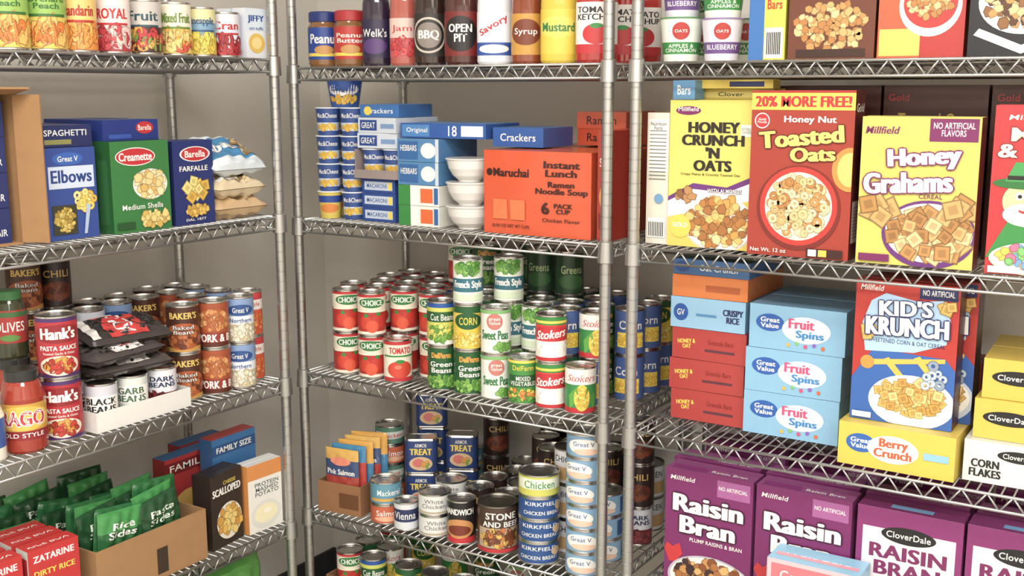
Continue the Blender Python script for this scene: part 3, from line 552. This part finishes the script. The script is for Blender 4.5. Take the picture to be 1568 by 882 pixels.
nd3=sbox('nd3',.036,.245,.15,'%a82c1a',[('t','Soup',.5,.7,.7,.1,W),('e',.5,.4,.35,.12,'#e0a040'),('r',.1,.1,.9,.25,'#7a1c10')],'%c9431f')
put(nd3,'instant_noodle_pack','B',-1.147,.04,z)
# ================= MIDDLE S3
z=ZB[2]
X0=[-1.925,-1.839,-1.755]
for i,u in enumerate(X0): stack('B',u,.06,z,('tom tom','tom tom','tom2 tom')[i] if i<2 else 'tom2',10)
for u,k in ((-1.97,'tom tom'),(-1.885,'tom tom2'),(-1.795,'tom tom'),(-1.70,'tom tom')): stack('B',u,.142,z,k,14,1)
for u,k in ((-1.93,'tom2 tom'),(-1.845,'tom tom'),(-1.76,'tom tom'),(-1.675,'tom yg'),): stack('B',u,.222,z,k,14,1)
for i in range(9): stack('B',-1.97+.084*i,.302,z,('tom tom','tom tom','tom tom','tom tom tom','gb gb gb','fr fr','dkg dkg dkg','dkg dkg dkg','gb bc')[i],14,1)
for i in range(9): stack('B',-1.96+.084*i,.384,z,('tom tom','tom tom','gb gb','gb tom tom','gb gb','fr fr dkg','dkg dkg','dkg dkg','gb bc')[i],14,1)
for u,k in ((-1.614,'gb yg'),(-1.533,'gb yc fr'),(-1.451,'pea pea'),(-1.373,'mix'),(-1.295,'sto sto'),(-1.214,'crn')): stack('B',u,.062,z,k,6)
for u,k in ((-1.62,'gb yg'),(-1.465,'fr fr fr'),(-1.542,'gb gb'),(-1.384,'pea fr'),(-1.30,'gb bc'),(-1.222,'bc crn')): stack('B',u,.143,z,k,14,1)
for u,k in ((-1.59,'gb gb'),(-1.505,'gb gb'),(-1.42,'fr fr'),(-1.335,'bc bc'),(-1.25,'gb gb'),(-1.168,'bc bc')): stack('B',u,.224,z,k,14,1)
for u,v,k in ((-1.163,.307,'bc bc'),(-1.163,.385,'bc yc')): stack('B',u,v,z,k,14,1)
# ================= MIDDLE S4
z=ZB[3]
sb=traymesh('salmonbox',.14,.12,.085,'~9c6a3e',.003,[('r',.5,.2,.95,.7,'#6f4424')]);put(sb,'cardboard_box','B',-1.935,.02,z,6)
sp1=pillow('sp1',.105,.15,.018,[(0,.5,'%a8382c'),(.5,.8,'%3a4f7a'),(.8,1,'%d9a94a')],[('t','Pink Salmon',.5,.58,.8,.1,W,{'b':.4}),('e',.5,.78,.3,.08,'#e98a6a')],41,.1)
sp2=pillow('sp2',.105,.15,.018,[(0,.6,'%3f7fa8'),(.6,1,'%d9a03a')],[('t','Tuna',.5,.75,.5,.12,W)],42,.1)
sp3=pillow('sp3',.105,.15,.018,[(0,.7,'%c0392c'),(.7,1,'%3f86b0')],[('t','Salmon',.5,.75,.5,.12,W)],43,.1)
for i in range(5): put((sp1,sp3,sp2,sp1,sp2)[i],'salmon_pouch','B',-1.932+.008*i,.026+.02*i,z+.03+.008*i,8+3*i,0)
stack('B',-1.80,.055,z,'fso fsh');stack('B',-1.722,.042,z,'sm');stack('B',-1.638,.055,z,'whc whc');stack('B',-1.549,.05,z,'man');stack('B',-1.447,.062,z,'stw');stack('B',-1.326,.062,z,'kch kch kch kct');stack('B',-1.196,.06,z,'tun tun tun tun tun tun')
def loaf():
    B=MB();w,h,d,r=.09,.1,.056,.018
    pts=[]
    for cx,cy,a0 in ((w/2-r,d/2-r,0),(-w/2+r,d/2-r,90),(-w/2+r,-d/2+r,180),(w/2-r,-d/2+r,270)):
        for k in range(5):
            a=math.radians(a0+k*22.5);pts.append((cx+r*math.cos(a),cy+r*math.sin(a)+d/2))
    n=len(pts)
    def sec(z0,z1,s0,s1,c):
        vs=[(x*s,(y-d/2)*s+d/2,zz) for zz,s in ((z0,s0),(z1,s1)) for x,y in pts]
        B.add(vs,[(i,(i+1)%n,n+(i+1)%n,n+i) for i in range(n)],c,abs(z1-z0)>.004)
    sec(0,.003,.97,1.0,'M');sec(.003,.006,1,.98,'M');sec(.006,h-.006,.98,.98,'#24407c');sec(h-.006,h-.003,.98,1,'M');sec(h-.003,h,1,.96,'M')
    B.add([(x*.96,(y-d/2)*.96+d/2,h-.001) for x,y in pts],[tuple(range(n))],'M');B.add([(x*.97,(y-d/2)*.97+d/2,0) for x,y in pts],[tuple(range(n))[::-1]],'M')
    art(B,Flat((-w/2+.012,.0006,.006),(1,0,0),(0,0,1),(0,-1,0),w-.024,h-.012),[('t','ARMOR',.5,.86,.5,.12,W),('t','TREAT',.5,.66,.9,.2,Y,{'b':.7}),('e',.5,.28,.48,.22,'#d9b78a'),('e',.4,.3,.24,.14,'#d9706a'),('F','b',.7,.25,.16,.1,10,.07,['#e0a03a','#6fae3a'])])
    return B.mesh('loaf')
lf=loaf()
put(lf,'luncheon_meat_can','B',-1.765,.165,z,30);put(lf,'luncheon_meat_can','B',-1.765,.165,z+.1,33)
for i in range(3): put(lf,'luncheon_meat_can','B',-1.80,.262,z+.1*i,(30,27,32)[i])
for i in range(2): put(lf,'luncheon_meat_can','B',-1.69,.25,z+.1*i,28)
stack('B',-1.893,.192,z,'fso mdg fso mdg')
for i in range(8): stack('B',-1.655+.092*i,.155,z,('whc whc','blk','blk','blk','ckn ckn ckn','tun tun tun','','')[i],14,1)
for i in range(5): stack('B',-1.57+.09*i,.235,z,('blk','whc whc','blk blk','ckn ckn ckn','tun tun tun tun')[i],14,1)
for i in range(9): stack('B',-1.95+.095*i,.39,z,('fso fso','fsh fsh','fsh fsh','blk blk','blk','blk blk','blk blk','blk blk','ckn ckn')[i],14,1)
for i in range(9): stack('B',-1.93+.095*i,.31,z,('fso fso','fsh fsh','fsh fsh','blk blk','blk','blk blk','blk blk','blk blk','ckn ckn')[i],14,1)
for v,k in ((.2,'blk kd blk'),(.285,'kd blk blk'),(.365,'blk blk blk')): stack('B',-1.163,v,z,k,14,1)
# S5
z=ZB[4]
bb=traymesh('bb',.2,.17,.16,'~8a6038',.004);put(bb,'cardboard_box','B',-1.90,.03,z)
for u,v,k in ((-1.95,.075,'tom tom'),(-1.865,.075,'yc yg'),(-1.95,.155,'crn yc'),(-1.868,.155,'gb crn')): stack('B',u,v,z+.0045,k)
for i in range(7): stack('B',-1.755+.09*i,.09,z,('crn yc','gb gb','pea pea','tom yc','gb crn','fr fr','mix mix')[i],14,1);stack('B',-1.95+.11*i,.27,z,('yc tom','tom yc','gb crn','yg gb','pea pea','gb gb','mix')[i],14,1)
# ================= RIGHT TOP
z=ZB[0]
qg=cup('oat','#dfe6da',[('r',0,.1,1,.42,G),('t','APPLES &\nCINNAMON',.5,.26,.6,.22,W),('c',.5,.72,.14,'#b5302c'),('t','OATS',.5,.72,.2,.08,W)],.036,.045,.09,'#3f8a3c')
qp=cup('oat','#d9d6e2',[('r',0,.1,1,.42,'#6a4a8a'),('t','BLUEBERRY',.5,.28,.6,.14,W),('c',.5,.72,.14,'#b5302c'),('t','OATS',.5,.72,.2,.08,W)],.034,.042,.085,'#8a6aaa')
put(qg,'oatmeal_cup','B',-.980,.06,z,22,rad=.047);put(qp,'oatmeal_cup','B',-.885,.05,z,22,rad=.044);put(qp,'oatmeal_cup','B',-.98,.06,z+.0905,22,rad=.044);put(qg,'oatmeal_cup','B',-.885,.05,z+.0855,22,rad=.047)
for v in (.17,.28):
    put(qg,'oatmeal_cup','B',-.980,v,z,22,rad=.047);put(qg,'oatmeal_cup','B',-.88,v,z,22,rad=.047);put(qg,'oatmeal_cup','B',-.98,v,z+.0905,22,rad=.047)
by=boxmesh('by',.075,.18,.06,'#e0cf3a','#cfbf30','#e0cf3a',[('r',0,0,.42,1,'#2f6fb5'),('r',.45,.02,.95,.35,W)]+[('r',.5+.05*i,.06,.53+.05*i,.3,BK) for i in range(8)]+[('t','Bars',.7,.6,.4,.1,R)]);put(by,'snack_bar_box','B',-.783,.03,z,0)
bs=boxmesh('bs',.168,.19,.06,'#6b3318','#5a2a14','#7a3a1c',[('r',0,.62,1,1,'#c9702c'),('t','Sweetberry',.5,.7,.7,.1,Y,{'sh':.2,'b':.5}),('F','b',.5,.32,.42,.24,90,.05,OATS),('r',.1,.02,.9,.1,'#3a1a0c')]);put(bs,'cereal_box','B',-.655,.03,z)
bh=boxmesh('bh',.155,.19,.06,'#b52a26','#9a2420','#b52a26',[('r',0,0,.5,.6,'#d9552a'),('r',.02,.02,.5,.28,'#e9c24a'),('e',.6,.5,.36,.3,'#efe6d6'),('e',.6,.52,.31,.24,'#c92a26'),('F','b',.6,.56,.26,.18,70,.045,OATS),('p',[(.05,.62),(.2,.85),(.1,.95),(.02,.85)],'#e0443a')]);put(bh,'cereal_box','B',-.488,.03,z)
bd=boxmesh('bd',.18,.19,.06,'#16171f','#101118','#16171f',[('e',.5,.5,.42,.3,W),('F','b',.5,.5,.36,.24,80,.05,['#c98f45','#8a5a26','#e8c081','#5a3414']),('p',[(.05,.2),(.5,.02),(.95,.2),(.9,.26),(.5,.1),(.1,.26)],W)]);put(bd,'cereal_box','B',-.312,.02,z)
for i in range(5): put((bs,bh)[i%2],'cereal_box','B',-.70+.17*i,.15,z)
put(bd,'cereal_box','B',-.12,.02,z)
# ================= RIGHT S2
z=ZB[1]
nf=boxmesh('nf',.052,.285,.15,'#dcd6c6','#d8c24a','#b98a4a',[('r',.08,.55,.92,.95,'#efece4'),('t','Nutrition\nFacts',.5,.9,.7,.06,BK)]+[('r',.12,.86-.028*i,.88,.866-.028*i,'#6a6a66') for i in range(14)]+[('r',.1,.05,.9,.2,'#f2efe8')]+[('r',.15+.08*i,.06,.19+.08*i,.17,BK) for i in range(9)]+[('c',.6,.35,.2,'#6a9cc4')])
put(nf,'cereal_box','B',-1.028,.06,z)
def bowlof(cx,cy,rx,ry): return [('e',cx,cy,rx,ry,'#c9c2b2'),('e',cx,cy+.006,rx*.97,ry*.95,'#f4efe4')]
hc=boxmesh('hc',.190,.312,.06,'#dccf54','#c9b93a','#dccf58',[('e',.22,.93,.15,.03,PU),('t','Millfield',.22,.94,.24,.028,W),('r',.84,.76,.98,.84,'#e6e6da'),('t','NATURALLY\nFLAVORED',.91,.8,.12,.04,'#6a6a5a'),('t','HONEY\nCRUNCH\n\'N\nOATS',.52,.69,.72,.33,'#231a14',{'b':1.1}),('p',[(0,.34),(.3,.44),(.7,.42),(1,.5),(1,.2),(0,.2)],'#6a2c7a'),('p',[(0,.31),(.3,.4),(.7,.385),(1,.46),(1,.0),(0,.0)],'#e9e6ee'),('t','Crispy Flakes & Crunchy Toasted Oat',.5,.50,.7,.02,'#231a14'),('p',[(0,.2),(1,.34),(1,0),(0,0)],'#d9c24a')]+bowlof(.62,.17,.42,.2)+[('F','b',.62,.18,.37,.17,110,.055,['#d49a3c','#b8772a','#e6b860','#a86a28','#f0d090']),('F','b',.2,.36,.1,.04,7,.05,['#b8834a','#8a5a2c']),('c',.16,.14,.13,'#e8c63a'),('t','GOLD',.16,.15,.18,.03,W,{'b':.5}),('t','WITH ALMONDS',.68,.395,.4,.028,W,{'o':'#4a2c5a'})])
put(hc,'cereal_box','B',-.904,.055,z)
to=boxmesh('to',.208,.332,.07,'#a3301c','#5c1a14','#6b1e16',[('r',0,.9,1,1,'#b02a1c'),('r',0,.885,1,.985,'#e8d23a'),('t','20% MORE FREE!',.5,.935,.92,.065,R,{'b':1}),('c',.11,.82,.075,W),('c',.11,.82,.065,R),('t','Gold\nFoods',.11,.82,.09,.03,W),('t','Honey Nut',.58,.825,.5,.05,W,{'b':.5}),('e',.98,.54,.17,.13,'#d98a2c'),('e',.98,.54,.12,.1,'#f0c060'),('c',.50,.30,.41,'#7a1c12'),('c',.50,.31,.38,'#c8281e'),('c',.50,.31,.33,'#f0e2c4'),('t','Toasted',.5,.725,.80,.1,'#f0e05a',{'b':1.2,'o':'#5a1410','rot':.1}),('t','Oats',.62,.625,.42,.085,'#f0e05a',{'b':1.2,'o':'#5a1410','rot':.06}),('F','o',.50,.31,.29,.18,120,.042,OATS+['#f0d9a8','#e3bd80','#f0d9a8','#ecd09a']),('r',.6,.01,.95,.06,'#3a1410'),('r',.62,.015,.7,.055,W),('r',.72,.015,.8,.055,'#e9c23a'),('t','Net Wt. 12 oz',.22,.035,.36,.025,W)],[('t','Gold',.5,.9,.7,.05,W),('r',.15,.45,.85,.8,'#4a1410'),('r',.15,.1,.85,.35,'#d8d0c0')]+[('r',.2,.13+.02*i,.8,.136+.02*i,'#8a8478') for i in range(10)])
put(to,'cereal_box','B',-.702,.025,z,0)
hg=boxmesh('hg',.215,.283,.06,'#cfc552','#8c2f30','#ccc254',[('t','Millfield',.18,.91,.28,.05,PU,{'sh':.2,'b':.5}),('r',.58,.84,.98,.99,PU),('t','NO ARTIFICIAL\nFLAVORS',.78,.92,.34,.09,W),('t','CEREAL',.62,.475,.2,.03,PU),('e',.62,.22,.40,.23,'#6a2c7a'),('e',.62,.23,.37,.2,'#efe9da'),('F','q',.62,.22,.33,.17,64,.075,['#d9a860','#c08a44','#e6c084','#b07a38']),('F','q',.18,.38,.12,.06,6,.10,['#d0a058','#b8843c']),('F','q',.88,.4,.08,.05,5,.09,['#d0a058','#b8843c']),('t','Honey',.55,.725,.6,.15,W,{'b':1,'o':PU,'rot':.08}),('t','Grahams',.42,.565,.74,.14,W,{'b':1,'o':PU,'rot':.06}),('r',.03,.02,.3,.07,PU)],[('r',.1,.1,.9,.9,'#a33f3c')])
put(hg,'cereal_box','B',-.476,.028,z,1)
lc2=boxmesh('lc',.20,.306,.06,'#c2242a','#a01c22','#c2242a',[('t','Millfield',.3,.93,.36,.03,W,{'sh':.2}),('t','Marsh\n& Magic',.45,.77,.8,.2,'#f4ecd0',{'b':.7,'o':'#8a1418'}),('p',[(.0,.1),(.2,.36),(.45,.4),(.7,.3),(.9,.1)],'#2c8a3c'),('e',.32,.44,.21,.12,'#f0c090'),('e',.34,.36,.22,.07,'#eef0ea'),('e',.3,.545,.28,.035,'#22702e'),('p',[(.12,.555),(.5,.555),(.46,.66),(.2,.67)],'#37984a'),('r',.14,.565,.49,.59,'#1a1a18'),('c',.25,.47,.035,W),('c',.4,.47,.035,W),('c',.255,.468,.018,BK),('c',.405,.468,.018,BK),('e',.33,.43,.04,.022,'#d98a6a'),('e',.33,.385,.08,.018,'#b03028'),('e',.33,.395,.08,.012,'#eef0ea'),('e',.8,.35,.14,.06,'#f0c090'),('p',[(.66,.2),(.78,.2),(.84,.33),(.74,.35)],'#3a9a48')]+bowlof(.45,.1,.42,.1)+[('F','b',.45,.12,.36,.07,60,.045,['#e06a8a','#6aa0d8','#e6c23a','#7ac06a','#d9a860']),('r',.03,.01,.3,.05,W)])
put(lc2,'cereal_box','B',-.245,.02,z,2)
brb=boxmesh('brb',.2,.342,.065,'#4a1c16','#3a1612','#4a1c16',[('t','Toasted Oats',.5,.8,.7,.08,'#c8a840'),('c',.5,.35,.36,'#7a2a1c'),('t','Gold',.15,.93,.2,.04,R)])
for i in range(3): put(brb,'cereal_box','B',-.693+.206*i,.19,z)
for i in range(4): put(brb,'cereal_box','B',-.90+.21*i,.32,z)
ylb=boxmesh('ylb',.19,.022,.055,'#dcc040','#c9ac2c','#dcc850',[('r',.1,.2,.9,.8,'#e9d670'),('t','Clover',.5,.5,.3,.4,BK)])
ylb2=boxmesh('ylb2',.19,.018,.045,'#dcc040','#c9ac2c','#dcc850',[('r',.5,.2,.9,.8,'#20285e')])
put(hc,'cereal_box','B',-.904,.12,z);put(hc,'cereal_box','B',-.904,.19,z)
for v in (.122,.192): put(ylb,'breakfast_bar_box','B',-.89,v,z+.3132)
put(ylb2,'breakfast_bar_box','B',-.885,.1,z+.3362)
put(sbox('sbl',.05,.04,.05,'#5a94c0',[('t','Bars',.5,.5,.6,.5,W)],'#8ab8d8'),'snack_bar_box','B',-.972,.062,z+.3132)
# ================= RIGHT S3
z=ZB[2]
def cb(k,c,t,ts,w=.2,h=.08,d=.24,fa=()): return boxmesh(k,w,h,d,c,c,t,list(fa))
red3=cb('redbar','#b03430','#a02c2a',0,.178,.0705,.24,[('t','HONEY &\nOAT',.2,.5,.24,.3,Y,{'rot':.1,'b':.5}),('r',.45,.3,.85,.38,'#5a2a3a'),('t','Granola Bars',.66,.62,.34,.16,'#8a1c1e')])
blu1=cb('crb','#8fc0e0','#a8d0e8',0,.178,.0705,.24,[('e',.14,.5,.1,.28,BL),('t','GV',.14,.5,.1,.2,W),('t','CRISPY\nRICE',.84,.5,.26,.44,NB,{'b':.8}),('r',.35,.42,.62,.5,'#4a8ac0')])
ora=cb('orb','#d9762c','#c46624',0,.178,.050,.24,[('r',.45,.3,.9,.6,'#b5561c')])
oat=cb('oab','#3f6ea8','#5a86b8',0,.18,.035,.2,[('e',.12,.5,.1,.35,'#24509a'),('t','Oat Crunch',.6,.5,.5,.4,W)])
zz=z
for i,(m,h,n) in enumerate(((red3,.0715,'granola_bar_box'),(red3,.0715,'granola_bar_box'),(red3,.0715,'granola_bar_box'),(blu1,.0715,'crispy_rice_cereal_box'),(ora,.0508,'oatmeal_box'),(oat,.0,'cereal_bar_box'))):
    put(m,n,'B',-.93+(.003,-.002,.002,-.003,.0,.002)[i],.135,zz,(0,1,-1,0,.5,-1)[i]);zz+=h
fs=cb('fs','#84b9da','#7fb0d0',0,.21,.096,.26,[('e',.22,.6,.15,.2,'#1f5cb0'),('t','Great\nValue',.22,.6,.2,.24,W,{'b':.5}),('e',.6,.5,.25,.3,'#e9f2f8'),('t','Fruit',.55,.63,.26,.22,'#d84a7a',{'b':.9}),('t','Spins',.64,.38,.28,.22,'#3a8ac8',{'b':.9})]+[('c',.42+.09*i,.14+.05*(i%2),.02,('#e8b03a','#7ac06a','#d84a7a','#8a5ac0','#e0642a')[i]) for i in range(5)])
for i in range(3): put(fs,'fruit_ring_cereal_box','B',-.732+(.002,.003,.008)[i],.12,z+.0969*i,(0,.6,-.6)[i])
yb=cb('yb','#dcbf34','#d4b632',0,.225,.088,.27,[('e',.2,.55,.13,.22,'#2a62b0'),('t','Great\nValue',.2,.55,.18,.24,W,{'b':.5}),('e',.48,.5,.22,.32,'#f0ecd8'),('t','Berry\nCrunch',.48,.52,.32,.44,'#d8542a',{'b':.8}),('r',.74,.4,.95,.56,'#8ac0e0')])
put(yb,'berry_cereal_box','B',-.484,.02,z,-1)
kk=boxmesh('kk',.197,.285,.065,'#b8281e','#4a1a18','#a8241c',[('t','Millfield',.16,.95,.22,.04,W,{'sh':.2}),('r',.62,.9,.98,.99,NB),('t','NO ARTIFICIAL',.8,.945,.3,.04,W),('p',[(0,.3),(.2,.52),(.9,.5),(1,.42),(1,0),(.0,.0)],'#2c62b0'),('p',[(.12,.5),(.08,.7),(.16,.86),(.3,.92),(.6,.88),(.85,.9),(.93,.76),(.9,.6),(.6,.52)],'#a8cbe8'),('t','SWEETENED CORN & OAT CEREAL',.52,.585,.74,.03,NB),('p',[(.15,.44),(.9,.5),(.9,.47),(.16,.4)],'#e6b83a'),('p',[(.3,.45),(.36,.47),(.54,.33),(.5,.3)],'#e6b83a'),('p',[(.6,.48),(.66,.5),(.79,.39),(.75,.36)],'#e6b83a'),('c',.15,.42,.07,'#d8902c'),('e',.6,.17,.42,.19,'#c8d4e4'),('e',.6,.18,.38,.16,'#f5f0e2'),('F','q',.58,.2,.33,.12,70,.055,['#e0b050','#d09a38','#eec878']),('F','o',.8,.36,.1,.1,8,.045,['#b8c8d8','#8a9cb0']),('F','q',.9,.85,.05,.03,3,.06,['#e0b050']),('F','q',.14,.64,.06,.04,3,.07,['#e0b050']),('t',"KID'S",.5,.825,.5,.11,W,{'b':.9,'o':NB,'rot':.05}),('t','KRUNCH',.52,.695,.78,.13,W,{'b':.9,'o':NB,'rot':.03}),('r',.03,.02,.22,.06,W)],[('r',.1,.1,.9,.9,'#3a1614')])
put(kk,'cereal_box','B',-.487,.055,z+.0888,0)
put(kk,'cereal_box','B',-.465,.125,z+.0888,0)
put(cb('rr','#a83024','#8f2820',0,.2,.11,.085,[]),'cereal_box','B',-.465,.2,z+.0888)
wh=cb('wh','#dcdcd6','#d4d2ca',0,.2,.082,.26,[('e',.5,.72,.2,.14,BK),('t','CloverDale',.5,.72,.3,.12,W),('t','CORN\nFLAKES',.2,.35,.28,.42,BK,{'b':.7}),('r',.6,.2,.95,.5,'#8ac0e0')],)
put(wh,'corn_flakes_box','B',-.262,.05,z,0)
yc2=cb('yc2','#d8ba38','#d0b034',0,.2,.078,.24,[('e',.32,.55,.24,.18,BK),('t','CloverDale',.32,.55,.38,.14,W),('r',.6,.6,.95,.75,'#7ab0d8'),('t','CORN',.75,.3,.3,.25,BK)])
put(yc2,'corn_flakes_box','B',-.252,.07,z+.0828,0);put(yc2,'corn_flakes_box','B',-.242,.08,z+.1616,2)
# ================= RIGHT S4
z=ZB[3]
rbn=boxmesh('rbn',.206,.3,.065,'#7a1f63','#8a3a76','#94487f',[('t','Millfield',.2,.93,.28,.035,W,{'sh':.2}),('r',.6,.84,.97,.97,'#a85a98'),('t','NO ARTIFICIAL',.78,.91,.32,.03,W),('p',[(.06,.26),(.0,.36),(.04,.41),(.1,.38),(.18,.42),(.22,.34),(.14,.26)],'#c8242c'),('t','PLUMP RAISINS & BRAN',.6,.465,.6,.03,W),('e',.55,.16,.5,.2,'#b8b0c0'),('e',.55,.165,.47,.18,'#efe8da'),('F','b',.55,.17,.42,.15,90,.055,['#a8682c','#c48a44','#8a4a1c','#3a2024','#dca860']),('t','Raisin\nBran',.5,.66,.78,.3,W,{'b':1.1,'o':'#3a0c30'})],[('r',.15,.1,.85,.85,'#9a4c88')],[('r',.05,.1,.45,.9,'#8a2c74'),('t','Raisin Bran',.7,.3,.4,.2,W)])
for u,v in ((-.885,.055),(-.672,.055)): put(rbn,'raisin_bran_box','B',u,v,z,-.5)
cvr=boxmesh('cvr',.206,.3,.065,'#d9cfd8','#8a2c70','#7a2464',[('r',0,.0,1,1,'#8a2a70'),('r',.06,.02,.94,.86,'#dfd8dd'),('e',.5,.83,.26,.06,BK),('t','CloverDale',.5,.83,.42,.045,W),('t','RAISIN\nBRAN',.5,.64,.72,.22,'#7a1f5c',{'b':.8}),('e',.5,.2,.42,.18,'#e0d0b0'),('F','b',.5,.2,.36,.14,90,.055,['#a8682c','#c48a44','#8a4a1c','#3a2024'])],[('r',.15,.1,.85,.85,'#9a4c88')],[('r',.3,.2,.7,.8,'#6a9cc8')])
for u,v in ((-.455,.055),(-.243,.06)): put(cvr,'raisin_bran_box','B',u,v,z,0)
for u in (-.90,-.68,-.46,-.24,-.02): put(rbn,'raisin_bran_box','B',u,.135,z,0);put(rbn,'raisin_bran_box','B',u+.01,.30,z,0)
pb2=boxmesh('pb2',.19,.18,.083,'#dfb8c0','#8ac0e0','#8ac0dc',[('r',.05,.7,.95,.95,'#d9707a'),('t','Cereal Bars',.5,.82,.7,.12,W)],[],[('r',.05,.3,.95,.9,'#dd9aa8'),('t','Fruit Bars',.5,.6,.7,.3,'#f2e6e0')])
put(pb2,'cereal_bar_box','B',-.62,-.034,z,0)
# ---- remaining back-row cans, only where the shelf is free
for a in LATER: stack(*a[:6],fill=2)
# ---------------------------------------------------------------- camera
cam=bpy.data.cameras.new('camera');co=bpy.data.objects.new('camera',cam);COL.objects.link(co)
cam.sensor_width=36;cam.lens=39.03;co.location=(0,0,1.62)
co.rotation_euler=(math.radians(90-10.04),0,math.radians(32.3));SC.camera=co
w=bpy.data.worlds.new('w');SC.world=w;w.use_nodes=True;w.node_tree.nodes['Background'].inputs[0].default_value=(.5,.5,.5,1);w.node_tree.nodes['Background'].inputs[1].default_value=.3
SC.view_settings.view_transform='Standard'
